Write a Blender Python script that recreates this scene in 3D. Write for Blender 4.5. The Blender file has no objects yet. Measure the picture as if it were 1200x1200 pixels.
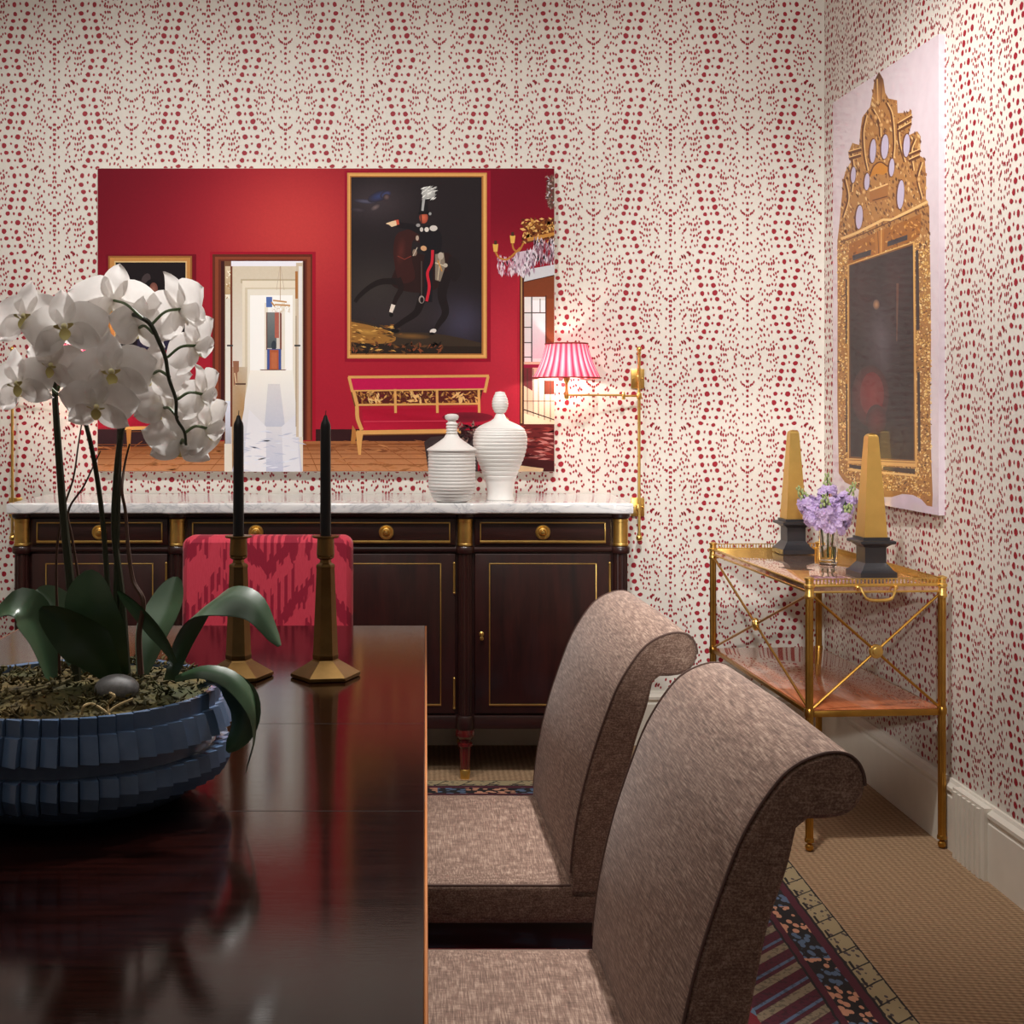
import bpy, bmesh, math, random
from math import pi, sin, cos, radians, sqrt
from mathutils import Vector, Matrix

random.seed(11)
SC = bpy.context.scene
COL = SC.collection
F, PX, PY, CAMZ = 1483.0, 499.0, 479.0, 1.30      # focal length and principal point on a 1200 frame

def W(px, py, Y):
    return Vector(((px - PX) * Y / F, Y, CAMZ - (py - PY) * Y / F))
def lin(c):
    return tuple((v / 255 / 12.92) if v / 255 <= .04045 else ((v / 255 + .055) / 1.055) ** 2.4 for v in c) + (1.0,)

# ------------------------------------------------------------------ materials
class NT:
    def __init__(self, name):
        self.m = bpy.data.materials.new(name); self.m.use_nodes = True
        self.t = self.m.node_tree; self.n = self.t.nodes; self.l = self.t.links
        self.b = self.n['Principled BSDF']
        self._tc = None
    def link(self, a, b): self.l.new(a, b)
    def inp(self, sock, v):
        if hasattr(v, 'is_linked'): self.l.new(v, sock)
        else: sock.default_value = v
    def co(self, which='Object'):
        if self._tc is None: self._tc = self.n.new('ShaderNodeTexCoord')
        return self._tc.outputs[which]
    def sep(self, v):
        s = self.n.new('ShaderNodeSeparateXYZ'); self.l.new(v, s.inputs[0]); return s.outputs
    def comb(self, x=0., y=0., z=0.):
        s = self.n.new('ShaderNodeCombineXYZ')
        for i, v in enumerate((x, y, z)): self.inp(s.inputs[i], v)
        return s.outputs[0]
    def m_(self, op, a, b=0., c=0.):
        s = self.n.new('ShaderNodeMath'); s.operation = op
        for i, v in enumerate((a, b, c)): self.inp(s.inputs[i], v)
        return s.outputs[0]
    def scale(self, v, sc):
        s = self.n.new('ShaderNodeMapping'); self.l.new(v, s.inputs[0]); s.inputs['Scale'].default_value = sc
        return s.outputs[0]
    def rot(self, v, r, sc=(1, 1, 1)):
        s = self.n.new('ShaderNodeMapping'); self.l.new(v, s.inputs[0]); s.inputs['Rotation'].default_value = r
        s.inputs['Scale'].default_value = sc
        return s.outputs[0]
    def noise(self, v, sc, det=2., rough=.5, dist=0.):
        s = self.n.new('ShaderNodeTexNoise'); self.l.new(v, s.inputs['Vector'])
        s.inputs['Scale'].default_value = sc; s.inputs['Detail'].default_value = det
        s.inputs['Roughness'].default_value = rough; s.inputs['Distortion'].default_value = dist
        return s.outputs['Fac']
    def vor(self, v, sc, feat='F1', out='Distance', rnd=1.):
        s = self.n.new('ShaderNodeTexVoronoi'); self.l.new(v, s.inputs['Vector']); s.feature = feat
        s.inputs['Scale'].default_value = sc; s.inputs['Randomness'].default_value = rnd
        return s.outputs[out]
    def ramp(self, f, stops, interp='LINEAR'):
        s = self.n.new('ShaderNodeValToRGB'); self.l.new(f, s.inputs[0]); s.color_ramp.interpolation = interp
        e = s.color_ramp.elements
        while len(e) < len(stops): e.new(.5)
        for i, (p, c) in enumerate(stops):
            e[i].position = p; e[i].color = c if len(c) == 4 else lin(c)
        return s.outputs[0]
    def mix(self, f, a, b, mode='MIX'):
        s = self.n.new('ShaderNodeMix'); s.data_type = 'RGBA'; s.blend_type = mode
        self.inp(s.inputs[0], f)
        for i, v in ((6, a), (7, b)):
            if hasattr(v, 'is_linked'): self.l.new(v, s.inputs[i])
            else: s.inputs[i].default_value = v if len(v) == 4 else lin(v)
        return s.outputs[2]
    def step(self, a, edge): return self.m_('GREATER_THAN', a, edge)
    def color(self, v):
        s = self.b.inputs['Base Color']
        if hasattr(v, 'is_linked'): self.l.new(v, s)
        else: s.default_value = v if len(v) == 4 else lin(v)
        return self
    def set(self, **k):
        names = dict(rough='Roughness', metal='Metallic', coat='Coat Weight', coatr='Coat Roughness', ior='IOR', spec='Specular IOR Level',
                     trans='Transmission Weight', sheen='Sheen Weight', sss='Subsurface Weight', alpha='Alpha', aniso='Anisotropic', coati='Coat IOR')
        for a, v in k.items(): self.inp(self.b.inputs[names[a]], v)
        return self
    def bump(self, h, strength=.3, dist=.01):
        s = self.n.new('ShaderNodeBump'); self.l.new(h, s.inputs['Height'])
        s.inputs['Strength'].default_value = strength; s.inputs['Distance'].default_value = dist
        self.l.new(s.outputs[0], self.b.inputs['Normal']); return self

def simple(name, c, rough=.5, **k):
    t = NT(name); n = t.noise(t.co(), 9., 3.)
    a = lin(c); t.color(t.mix(n, tuple(v * .88 for v in a[:3]) + (1,), tuple(min(1, v * 1.1) for v in a[:3]) + (1,)))
    t.set(rough=rough, **k); return t.m
def metal(name, c, rough, var=.25):
    t = NT(name); n = t.noise(t.co(), 22., 4., .6)
    a = lin(c); t.color(t.mix(n, tuple(v * (1 - var) for v in a[:3]) + (1,), tuple(min(1, v * (1 + var)) for v in a[:3]) + (1,)))
    t.set(metal=1., rough=t.m_('MULTIPLY_ADD', n, .15, rough - .07)); return t.m

M = {}
M['brass'] = metal('polished_brass', (232, 192, 110), .36)
M['bronze'] = metal('antique_bronze', (142, 112, 68), .36, .35)
M['gold'] = metal('brushed_gold', (220, 182, 104), .4, .12)
M['dull_brass'] = metal('cart_brass', (184, 138, 64), .33, .22)
M['black_stone'] = simple('black_stone', (38, 38, 42), .35)
M['black_wax'] = simple('black_wax', (20, 20, 24), .38)
M['ceramic'] = simple('white_ceramic', (240, 238, 234), .45)
M['trim'] = simple('white_painted_trim', (226, 220, 208), .38)
M['ceiling'] = simple('ceiling_paint', (226, 220, 210), .8)
M['dark_wood'] = simple('dark_chair_wood', (40, 16, 13), .3, coat=.3)
M['wick'] = simple('wick', (60, 50, 45), .9)
M['dark_glazed'] = simple('slate_blue_glaze', (52, 64, 80), .2, coat=.5, coatr=.08)
M['stone'] = None

def wood(name, c1, c2, rough, coat, sc=(2, 26, 26), coatr=.06):
    t = NT(name); v = t.scale(t.co(), sc)
    n = t.noise(v, 1.6, 6., .6, .6); n2 = t.noise(t.scale(t.co(), tuple(s * 5 for s in sc)), 1.8, 2.)
    f = t.m_('ADD', t.m_('MULTIPLY', n, .75), t.m_('MULTIPLY', n2, .25))
    t.color(t.ramp(f, [(.3, c1), (.7, c2)])); t.set(rough=rough, coat=coat, coatr=coatr)
    return t.m
M['mahogany'] = wood('dark_mahogany', (22, 8, 7), (56, 22, 18), .4, .4, (14, 14, 1.6), .12)
M['mahogany_h'] = wood('dark_mahogany_across', (22, 9, 7), (54, 22, 18), .4, .4, (1.6, 14, 14), .12)
M['leg_red'] = wood('red_mahogany', (54, 12, 12), (104, 26, 24), .2, .7, (14, 14, 2))
M['shelf_wood'] = wood('copper_veneer', (150, 78, 44), (206, 124, 82), .22, 1., (18, 2.5, 10), .04)
M['lit_edge'] = wood('table_lit_edge', (196, 112, 52), (236, 150, 80), .3, .4, (10, 2, 10))  # orange gleam of the lit mahogany edge, put into the colour
# table top: near-black glossy mahogany with fine streaks along its length
t = NT('table_mahogany')
st = t.noise(t.scale(t.co(), (3, 40, 10)), 2., 4., .6)
t.color(t.ramp(st, [(.3, (12, 4, 3)), (.75, (36, 12, 9))]))
t.set(rough=t.m_('MULTIPLY_ADD', st, .06, .085), spec=.36)
fine = t.noise(t.scale(t.co(), (14, 260, 10)), 2., 2.)
t.bump(fine, .025, .002)
M['table'] = t.m
# marble
t = NT('white_marble')
v = t.rot(t.co(), (0, .3, .5), (1, 1, 1.8))
n = t.noise(v, 5., 8., .62, 1.4); vein = t.m_('ABSOLUTE', t.m_('SUBTRACT', n, .5))
t.color(t.ramp(vein, [(.0, (200, 202, 206)), (.03, (234, 234, 235)), (.12, (246, 246, 245))]))
t.set(rough=.16, coat=.5, coatr=.05); M['marble'] = t.m
# linen weave for the dining chairs
t = NT('brown_linen')
c = t.co()
a = t.noise(t.scale(c, (60, 520, 60)), 1., 3., .65); b = t.noise(t.scale(c, (480, 26, 480)), 1., 3., .65); d = t.noise(t.scale(c, (40, 40, 520)), 1., 3., .65)
f = t.m_('ADD', t.m_('MULTIPLY', a, .22), t.m_('ADD', t.m_('MULTIPLY', b, .5), t.m_('MULTIPLY', d, .28)))
t.color(t.ramp(f, [(.35, (84, 60, 50)), (.5, (140, 111, 96)), (.65, (202, 174, 155))]))
t.set(rough=.85, sheen=.12); t.bump(f, .35, .0015); M['linen'] = t.m
M['piping'] = simple('dark_piping', (104, 80, 72), .8)
# ikat for the red chair
t = NT('red_ikat'); s = t.sep(t.co())
u, vz = s[0], s[2]
col = t.m_('FLOOR', t.m_('MULTIPLY', u, 150.))
jit = t.n.new('ShaderNodeTexWhiteNoise'); jit.noise_dimensions = '1D'; t.l.new(col, jit.inputs['W'])
v2 = t.m_('ADD', vz, t.m_('MULTIPLY', jit.outputs[0], .03))
pp = t.m_('PINGPONG', u, .13)
ch = t.m_('FRACT', t.m_('DIVIDE', t.m_('SUBTRACT', t.m_('SUBTRACT', v2, .845), t.m_('MULTIPLY', pp, 1.2)), .18))
band = t.m_('LESS_THAN', ch, .27)
blob = t.vor(t.comb(t.m_('MULTIPLY', u, 1.), .3, t.m_('MULTIPLY', v2, .42)), 22., rnd=.7)
ov = t.m_('LESS_THAN', blob, .27)
dk = t.m_('MAXIMUM', band, ov)
stripe = t.m_('MULTIPLY', t.m_('GREATER_THAN', t.m_('FRACT', t.m_('MULTIPLY', u, 58.)), .62), t.m_('GREATER_THAN', t.noise(t.scale(t.co(), (9, 1, 5)), 1.), .52))
inv = t.m_('MULTIPLY', t.m_('LESS_THAN', t.m_('ABSOLUTE', u), .085), t.m_('LESS_THAN', ch, .72))
bars = t.m_('MULTIPLY', t.m_('GREATER_THAN', t.m_('FRACT', t.m_('MULTIPLY', u, 52.)), .55), inv)
dk = t.m_('MAXIMUM', t.m_('MULTIPLY', dk, t.m_('SUBTRACT', 1., t.m_('MULTIPLY', stripe, .9))), bars)
th = t.noise(t.scale(t.co(), (700, 60, 60)), 1., 1.)
t.color(t.mix(th, t.mix(dk, (196, 44, 66), (138, 2, 40)), t.mix(dk, (216, 66, 88), (160, 8, 50))))
t.set(rough=.8, sheen=.1); M['ikat'] = t.m
# sisal floor: ribs running across with a woven break-up
t = NT('sisal_carpet'); s = t.sep(t.co())
wob = t.m_('MULTIPLY', t.noise(t.co(), 14., 2.), .006)
rib = t.m_('SINE', t.m_('MULTIPLY', t.m_('ADD', t.m_('ADD', s[1], t.m_('MULTIPLY', s[0], .12)), wob), 460.))
knot = t.m_('SINE', t.m_('MULTIPLY', t.m_('ADD', s[0], wob), 330.))
h = t.m_('ADD', t.m_('MULTIPLY', rib, .65), t.m_('MULTIPLY', knot, .35))
f = t.m_('ADD', t.m_('MULTIPLY_ADD', h, .22, .28), t.m_('MULTIPLY', t.noise(t.co(), 120., 3.), .45))
t.color(t.ramp(f, [(.15, (96, 72, 50)), (.5, (150, 120, 90)), (.85, (190, 160, 126))]))
t.set(rough=.95); t.bump(h, .4, .003); M['sisal'] = t.m
# wallpaper ground and its red marks
t = NT('wallpaper_ground'); n = t.noise(t.co(), 60., 3.)
t.color(t.mix(n, (214, 209, 199), (224, 219, 210))); t.set(rough=.62); M['paper'] = t.m
t = NT('wallpaper_red'); n = t.noise(t.co(), 90., 2.)
t.color(t.mix(n, (160, 12, 38), (138, 8, 32))); t.set(rough=.62); M['paper_red'] = t.m
# colours of printed pictures come from the mesh's own print colours
def printmat(name, rough, coat, grain=.12, coatr=.04):
    t = NT(name); a = t.n.new('ShaderNodeAttribute'); a.attribute_name = 'ink'
    n = t.noise(t.co(), 130., 3.)
    t.color(t.mix(grain, a.outputs['Color'], t.mix(n, (60, 50, 45), (255, 250, 240)), 'OVERLAY')); t.set(rough=rough, coat=coat, coatr=coatr, spec=.2); return t.m
M['print'] = printmat('printed_picture', .75, 0., .1, .1)
M['print_gilt'] = printmat('printed_gilt_mirror', .4, .22, .06, .05)

# ------------------------------------------------------------------ mesh building
ROOT = {}
class MB:
    def __init__(self):
        self.v = []; self.f = []; self.mi = []; self.ink = []
    def add(self, vs, fs, mi=0):
        o = len(self.v); self.v.extend(tuple(p) for p in vs)
        for q in fs: self.f.append(tuple(i + o for i in q)); self.mi.append(mi)
        return self
    def box(self, x0, x1, y0, y1, z0, z1, b=0., mi=0, seg=2, mat=None):
        bm = bmesh.new(); bmesh.ops.create_cube(bm, size=1.)
        for v in bm.verts: v.co = Vector(((x0 + x1) / 2 + v.co.x * (x1 - x0), (y0 + y1) / 2 + v.co.y * (y1 - y0), (z0 + z1) / 2 + v.co.z * (z1 - z0)))
        if b > 0: bmesh.ops.bevel(bm, geom=bm.edges[:], offset=b, segments=seg, profile=.5, affect='EDGES')
        if mat is not None: bmesh.ops.transform(bm, matrix=mat, verts=bm.verts[:])
        bm.verts.index_update()
        self.add([v.co[:] for v in bm.verts], [[v.index for v in f.verts] for f in bm.faces], mi); bm.free(); return self
    def lathe(self, prof, n=24, c=(0, 0, 0), ax='z', mi=0, phase=0., rmod=None, caps=True, angs=None):
        vs = []
        for j, (r, z) in enumerate(prof):
            for i in range(n):
                a = (2 * pi * i / n if angs is None else angs[i]) + phase
                rr = r if rmod is None else r * rmod(i, j)
                p = (rr * cos(a), rr * sin(a), z)
                if ax == 'x': p = (p[2], p[0], p[1])
                if ax == 'y': p = (p[0], p[2], p[1])
                vs.append((p[0] + c[0], p[1] + c[1], p[2] + c[2]))
        fs = [(j * n + i, j * n + (i + 1) % n, (j + 1) * n + (i + 1) % n, (j + 1) * n + i) for j in range(len(prof) - 1) for i in range(n)]
        if caps:
            fs.append(tuple(range(n - 1, -1, -1))); k = (len(prof) - 1) * n; fs.append(tuple(range(k, k + n)))
        return self.add(vs, fs, mi)
    def tube(self, pts, r, n=8, mi=0, caps=True):
        pts = [Vector(p) for p in pts]; m = len(pts)
        rs = r if isinstance(r, (list, tuple)) else [r] * m
        vs = []; up = None
        for k, p in enumerate(pts):
            d = (pts[min(k + 1, m - 1)] - pts[max(k - 1, 0)])
            d = d.normalized() if d.length > 1e-9 else Vector((0, 0, 1))
            if up is None:
                up = Vector((0, 0, 1)) if abs(d.z) < .9 else Vector((1, 0, 0))
            x = d.cross(up); x = x.normalized() if x.length > 1e-6 else d.orthogonal().normalized()
            y = x.cross(d).normalized(); up = y
            for i in range(n):
                a = 2 * pi * i / n; vs.append(p + (x * cos(a) + y * sin(a)) * rs[k])
        fs = [(j * n + i, j * n + (i + 1) % n, (j + 1) * n + (i + 1) % n, (j + 1) * n + i) for j in range(m - 1) for i in range(n)]
        if caps: fs += [tuple(range(n - 1, -1, -1)), tuple(range((m - 1) * n, m * n))]
        return self.add(vs, fs, mi)
    def grid(self, fn, nu, nv, mi=0, flip=False):
        vs = [fn(i / nu, j / nv) for j in range(nv + 1) for i in range(nu + 1)]
        fs = []
        for j in range(nv):
            for i in range(nu):
                a = j * (nu + 1) + i; q = (a, a + 1, a + nu + 2, a + nu + 1)
                fs.append(q[::-1] if flip else q)
        return self.add(vs, fs, mi)
    def ball(self, c, r, n=12, m=8, mi=0, sq=(1, 1, 1)):
        prof = [(max(1e-4, r * sin(pi * j / m)), -r * cos(pi * j / m)) for j in range(m + 1)]
        o = len(self.v); self.lathe(prof, n, (0, 0, 0), mi=mi)
        for k in range(o, len(self.v)):
            p = self.v[k]; self.v[k] = (p[0] * sq[0] + c[0], p[1] * sq[1] + c[1], p[2] * sq[2] + c[2])
        return self
    def build(self, name, mats, parent=None, origin=None, sharp=35, smooth=True, ink=False):
        me = bpy.data.meshes.new(name)
        inv = None
        if parent is not None: inv = ROOT[parent.name].inverted()
        elif origin is not None: inv = Matrix.Translation(origin).inverted()
        vs = [tuple(inv @ Vector(p)) for p in self.v] if inv is not None else self.v
        me.from_pydata(vs, [], self.f)
        mats = mats if isinstance(mats, (list, tuple)) else [mats]
        for m in mats: me.materials.append(m)
        if len(mats) > 1: me.polygons.foreach_set('material_index', self.mi)
        if ink:
            at = me.color_attributes.new('ink', 'FLOAT_COLOR', 'CORNER')
            flat = [x for c in self.ink for x in c]; at.data.foreach_set('color', flat)
        if smooth:
            me.polygons.foreach_set('use_smooth', [True] * len(me.polygons))
            me.set_sharp_from_angle(angle=radians(sharp))
        me.update()
        o = bpy.data.objects.new(name, me); COL.objects.link(o)
        if parent is not None:
            o.parent = parent; ROOT[o.name] = ROOT[parent.name]
        else:
            if origin is not None: o.location = origin
            ROOT[o.name] = Matrix.Translation(origin) if origin is not None else Matrix()
        return o

def tag(o, label, cat, group=None, kind=None):
    o['label'] = label; o['category'] = cat
    if group: o['group'] = group
    if kind: o['kind'] = kind
    return o
def thing(name, loc, label, cat, group=None, rz=0.):
    o = bpy.data.objects.new(name, None); COL.objects.link(o); o.empty_display_size = .1
    o.location = loc; o.rotation_euler = (0, 0, rz)
    ROOT[o.name] = Matrix.Translation(loc) @ Matrix.Rotation(rz, 4, 'Z')
    return tag(o, label, cat, group)
def copy_tree(o, parent=None):
    c = o.copy(); COL.objects.link(c)
    if parent is not None: c.parent = parent
    for ch in [x for x in COL.objects if x.parent == o]: copy_tree(ch, c)
    return c
def struct(o):
    o['kind'] = 'structure'; return o
def bez(pts, n):
    """Catmull-Rom through the points"""
    P = [Vector(p) for p in pts]; P = [P[0] * 2 - P[1]] + P + [P[-1] * 2 - P[-2]]
    out = []
    segs = len(P) - 3
    for k in range(n + 1):
        t = k / n * segs; i = min(int(t), segs - 1); t -= i
        a, b, c, d = P[i:i + 4]
        out.append(.5 * ((2 * b) + (c - a) * t + (2 * a - 5 * b + 4 * c - d) * t * t + (3 * b - a - 3 * c + d) * t ** 3))
    return out
# ------------------------------------------------------------------ room shell
YB, XR, H = 4.91, 1.545, 3.05
XL, YF = -3.0, -2.2
RD = Vector((.0157, -1, 0)).normalized()           # run of the right wall, from the corner towards the camera
# wallpaper marks, one mirrored half repeat (units: 1/8.571 px of the photo, period 773 x 860)
BIG = [(300,90),(425,95),(325,160),(448,165),(347,238),(470,238),(378,315),(503,297),(405,393),(530,392),(415,490),(540,483),(392,560),(517,555),
       (375,633),(502,630),(362,707),(490,715),(338,772),(460,780),(315,860),(438,862)]
MID = [(372,930),(387,152),(413,238),(438,308),(465,383),(475,460),(455,545),(440,630),(427,713),(400,773),(378,857)]
SM = [(38,125),(35,215),(28,312),(40,400),(45,505),(60,555),(50,610),(35,668),(28,735),(45,790),(30,830),(40,885),(32,935),
 (72,105),(75,205),(80,290),(85,388),(95,575),(78,668),(80,865),(133,912),(148,930),(138,165),(120,243),(147,303),(132,368),(148,418),(118,448),(72,490),(90,478),
 (148,465),(165,490),(155,515),(165,560),(148,580),(185,598),(180,118),(200,120),(230,95),(205,183),(162,210),(180,222),(235,213),(272,172),(205,270),(170,278),
 (250,275),(280,240),(178,338),(215,340),(268,368),(295,342),(328,362),(298,385),(350,400),(200,400),(178,415),(228,410),(250,418),(278,415),(302,408),(250,470),
 (270,470),(297,470),(235,525),(270,540),(300,525),(320,510),(342,495),(328,548),(308,580),(235,633),(257,633),(285,620),(318,625),(168,670),(208,685),(150,705),
 (185,722),(235,722),(257,728),(275,715),(290,690),(315,685),(100,745),(85,765),(68,775),(210,775),(235,785),(265,800),(155,820),(172,805),(185,825),(155,878),
 (205,890),(235,885),(262,895),(505,100),(525,112),(542,132),(572,135),(603,125),(512,150),(535,185),(592,188),(657,200),(690,180),(675,155),(685,110),(607,248),
 (652,250),(697,242),(540,228),(563,235),(580,330),(610,315),(628,305),(618,325),(640,300),(670,335),(685,350),(660,350),(710,370),(692,340),(615,405),(647,415),
 (692,420),(593,435),(730,445),(700,450),(607,488),(648,515),(662,505),(705,550),(575,565),(642,575),(605,615),(642,628),(660,610),(680,597),(700,655),(625,670),
 (652,662),(683,690),(560,710),(585,730),(640,735),(668,735),(695,762),(712,705),(545,800),(515,825),(577,830),(550,820),(628,800),(668,800),(708,825),(500,870),
 (540,868),(562,885),(597,880),(618,875),(640,860),(675,880),(698,885),(520,905),(550,930),(575,935),(600,935),(655,930),(670,945),(715,920),(765,105),(762,205),
 (762,290),(752,487),(772,490),(752,580),(735,740),(755,765),(772,775),(770,670),(770,870),(808,125),(815,175),(808,232),(810,312),(795,365),(800,410),(795,450),
 (803,510),(788,560),(800,610),(815,740),(800,792),(815,835),(815,895),(818,945)]
KU = .2987 / 773
HALF_W, PER_V = .2987, 860 * KU
rr = random.Random(5)
MARKS = []
for lst, rx, rz_, n in ((BIG, 24, 24, 8), (MID, 11.5, 15.5, 6), (SM, 9.6, 16.5, 6)):
    for (x, y) in lst:
        sx, sz, til = rx * rr.uniform(.85, 1.15), rz_ * rr.uniform(.8, 1.2), rr.uniform(-.45, .45)
        poly = []
        for k in range(n):
            a = 2 * pi * (k + .5) / n; q = rr.uniform(.88, 1.12)
            px_, pz_ = sx * cos(a) * q, sz * sin(a) * q
            poly.append(((px_ * cos(til) - pz_ * sin(til)) * KU, (px_ * sin(til) + pz_ * cos(til)) * KU))
        MARKS.append(((x - 35) * KU, -(y - 90) * KU, poly))
def paper_marks(mb, org, d, nrm, u0, u1, z0, z1, phase_u, z_top, mi=1):
    """marks on a wall: org + d*u, raised a hair along nrm"""
    k0, k1 = int(math.floor((u0 - phase_u) / HALF_W)) - 1, int(math.ceil((u1 - phase_u) / HALF_W)) + 1
    j0, j1 = int(math.floor((z_top - z1) / PER_V)) - 2, int(math.ceil((z_top - z0) / PER_V)) + 1
    off = nrm * .0005
    vs, fs = [], []
    for k in range(k0, k1 + 1):
        mir = k % 2
        for j in range(j0, j1 + 1):
            for (mx, mz, poly) in MARKS:
                cu = phase_u + k * HALF_W + ((HALF_W - mx) if mir else mx); cz = z_top - j * PER_V + mz
                if not (u0 + .009 < cu < u1 - .009 and z0 + .009 < cz < z1 - .009): continue
                s = -1 if mir else 1
                o = len(vs)
                for (a, b) in poly:
                    p = org + d * (cu + a * s) + off * (1. + .7 * mir); vs.append((p.x, p.y, cz + b))
                fs.append(tuple(range(o, o + len(poly))))
    # faces must look along nrm
    mb.add(vs, fs, mi)

mb = MB(); mb.add([(XL, YB, 0), (XR, YB, 0), (XR, YB, H), (XL, YB, H)], [(0, 1, 2, 3)])
mb.add([(XL - .1, YB + .1, -.05), (XR + .1, YB + .1, -.05), (XR + .1, YB + .1, H), (XL - .1, YB + .1, H)], [(3, 2, 1, 0)])
paper_marks(mb, Vector((0, YB, 0)), Vector((1, 0, 0)), Vector((0, -1, 0)), -2.4, XR, .205, H, -1.142, 2.653)
struct(mb.build('wall_back', [M['paper'], M['paper_red']], smooth=False))
RLEN = 7.1
O = Vector((XR, YB, 0)); E = O + RD * RLEN; RN = Vector((RD.y, -RD.x, 0))     # RN points into the room (-x)
if RN.x > 0: RN = -RN
mb = MB(); mb.add([(O.x, O.y, 0), (E.x, E.y, 0), (E.x, E.y, H), (O.x, O.y, H)], [(3, 2, 1, 0)])
mb.add([(O.x + .1, O.y, 0), (E.x + .1, E.y, 0), (E.x + .1, E.y, H), (O.x + .1, O.y, H)], [(0, 1, 2, 3)])
paper_marks(mb, O, RD, RN, 0., 3.0, .205, H, -.09, 2.60)
struct(mb.build('wall_right', [M['paper'], M['paper_red']], smooth=False))
mb = MB(); mb.add([(XL, YB, 0), (XL, YF, 0), (XL, YF, H), (XL, YB, H)], [(0, 1, 2, 3)]); struct(mb.build('wall_left', M['paper'], smooth=False))
mb = MB(); mb.add([(XL, YF, 0), (E.x, YF, 0), (E.x, YF, H), (XL, YF, H)], [(3, 2, 1, 0)]); struct(mb.build('wall_front', M['paper'], smooth=False))
mb = MB(); mb.add([(XL, YF, 0), (E.x + .1, YF, 0), (E.x + .1, YB, 0), (XL, YB, 0)], [(0, 1, 2, 3)]); struct(mb.build('floor', M['sisal'], smooth=False))
mb = MB(); mb.add([(XL, YF, H), (E.x + .1, YF, H), (E.x + .1, YB, H), (XL, YB, H)], [(3, 2, 1, 0)]); struct(mb.build('ceiling', M['ceiling'], smooth=False))
# baseboards: plinth, step, cap moulding
BP = [(0, 0), (.022, 0), (.022, .158), (.017, .163), (.017, .168), (.024, .176), (.024, .186), (.012, .196), (.008, .205), (0, .205)]
def baseboard(name, org, d, nrm, L):
    mb = MB(); vs = []
    for u in (0, L):
        for (o_, z) in BP:
            p = org + d * u + nrm * o_; vs.append((p.x, p.y, z))
    n = len(BP); mb.add(vs, [(i, (i + 1) % n, n + (i + 1) % n, n + i) for i in range(n)] + [tuple(range(n)), tuple(range(2 * n - 1, n - 1, -1))])
    return struct(mb.build(name, M['trim'], sharp=20))
baseboard('baseboard_back', Vector((XL, YB, 0)), Vector((1, 0, 0)), Vector((0, -1, 0)), XR - XL)
baseboard('baseboard_right', O.copy(), RD, RN, RLEN)
# plinth block with upright reeds where the right baseboard meets a door casing
mb = MB(); u0, u1 = YB - 3.68, YB - 3.48
for (ua, ub, th, zt) in [(u0, u1, .032, .200)] + [(u0 + .01 + .03 * k, u0 + .028 + .03 * k, .038, .192) for k in range(6)]:
    p0, p1 = O + RD * ua, O + RD * ub
    mb.add([tuple(p0), tuple(p1), tuple(p1 + RN * th), tuple(p0 + RN * th)] + [(q.x, q.y, zt) for q in (p0, p1, p1 + RN * th, p0 + RN * th)],
           [(3, 2, 1, 0), (4, 5, 6, 7), (0, 1, 5, 4), (1, 2, 6, 5), (2, 3, 7, 6), (3, 0, 4, 7)])
struct(mb.build('trim_1', M['trim'], smooth=False))

# ------------------------------------------------------------------ camera
cam = bpy.data.cameras.new('camera'); co = bpy.data.objects.new('camera', cam); COL.objects.link(co); SC.camera = co
co.location = (0, 0, CAMZ); co.rotation_euler = (pi / 2, 0, 0)
cam.sensor_width = 36; cam.sensor_fit = 'HORIZONTAL'; cam.lens = F / 1200 * 36
cam.shift_x = (600 - PX) / 1200; cam.shift_y = (PY - 600) / 1200; cam.clip_start = .05
SC.view_settings.view_transform = 'Standard'; SC.view_settings.look = 'None'; SC.view_settings.gamma = 1.0
SC.view_settings.use_curve_mapping = False; SC.view_settings.exposure = EXPO = 0.12

# ------------------------------------------------------------------ lights: ceiling spots, added fills and the two wall lamps
def spot(loc, to, power, ang, blend=.5, size=.06, col=(1., .965, .925)):
    l = bpy.data.lights.new('spot_or_fill', 'SPOT'); l.energy = power; l.spot_size = radians(ang); l.spot_blend = blend
    l.shadow_soft_size = size; l.color = col
    o = bpy.data.objects.new('spot_or_fill', l); COL.objects.link(o); o.location = loc
    o.rotation_euler = (Vector(to) - Vector(loc)).to_track_quat('-Z', 'Y').to_euler(); return o
def area(loc, to, power, sx, sy, col=(1., .96, .91)):
    l = bpy.data.lights.new('fill_light', 'AREA'); l.shape = 'RECTANGLE'; l.size = sx; l.size_y = sy; l.energy = power; l.color = col
    o = bpy.data.objects.new('fill_light', l); COL.objects.link(o); o.location = loc
    o.rotation_euler = (Vector(to) - Vector(loc)).to_track_quat('-Z', 'Y').to_euler(); return o
spot((-.60, 2.75, 3.0), (-.40, 4.9, 1.6), 100, 88, 1.)
spot((.50, 2.75, 3.0), (.65, 4.9, 1.5), 68, 88, 1.)
spot((.62, 2.95, 3.0), (1.52, 4.15, 1.15), 150, 80, .9)
spot((-1.7, 2.75, 3.0), (-1.5, 4.9, 1.5), 80, 84, 1.)
spot((.80, 2.95, 3.0), (.44, 2.05, .8), 250, 46, .9)
spot((-.55, -2.0, 2.25), (1.28, 4.5, .72), 620, 13.5, .5, .09)
spot((.10, 2.95, 3.0), (-.48, 1.80, 1.08), 230, 26, .7)
spot((-.42, 1.9, 3.0), (-.44, 3.45, .8), 130, 26, .8)
spot((.25, 2.5, 3.0), (1.5, 4.55, 2.5), 70, 58, 1.)  # added fill that lifts the dark upper right corner, no known fixture
area((-.6, 1.8, 3.0), (-.6, 1.8, 0), 22, 2.4, 3.2)  # broad unseen fill added to raise the ambient light
w = bpy.data.worlds.new('World'); SC.world = w; w.use_nodes = True
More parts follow.
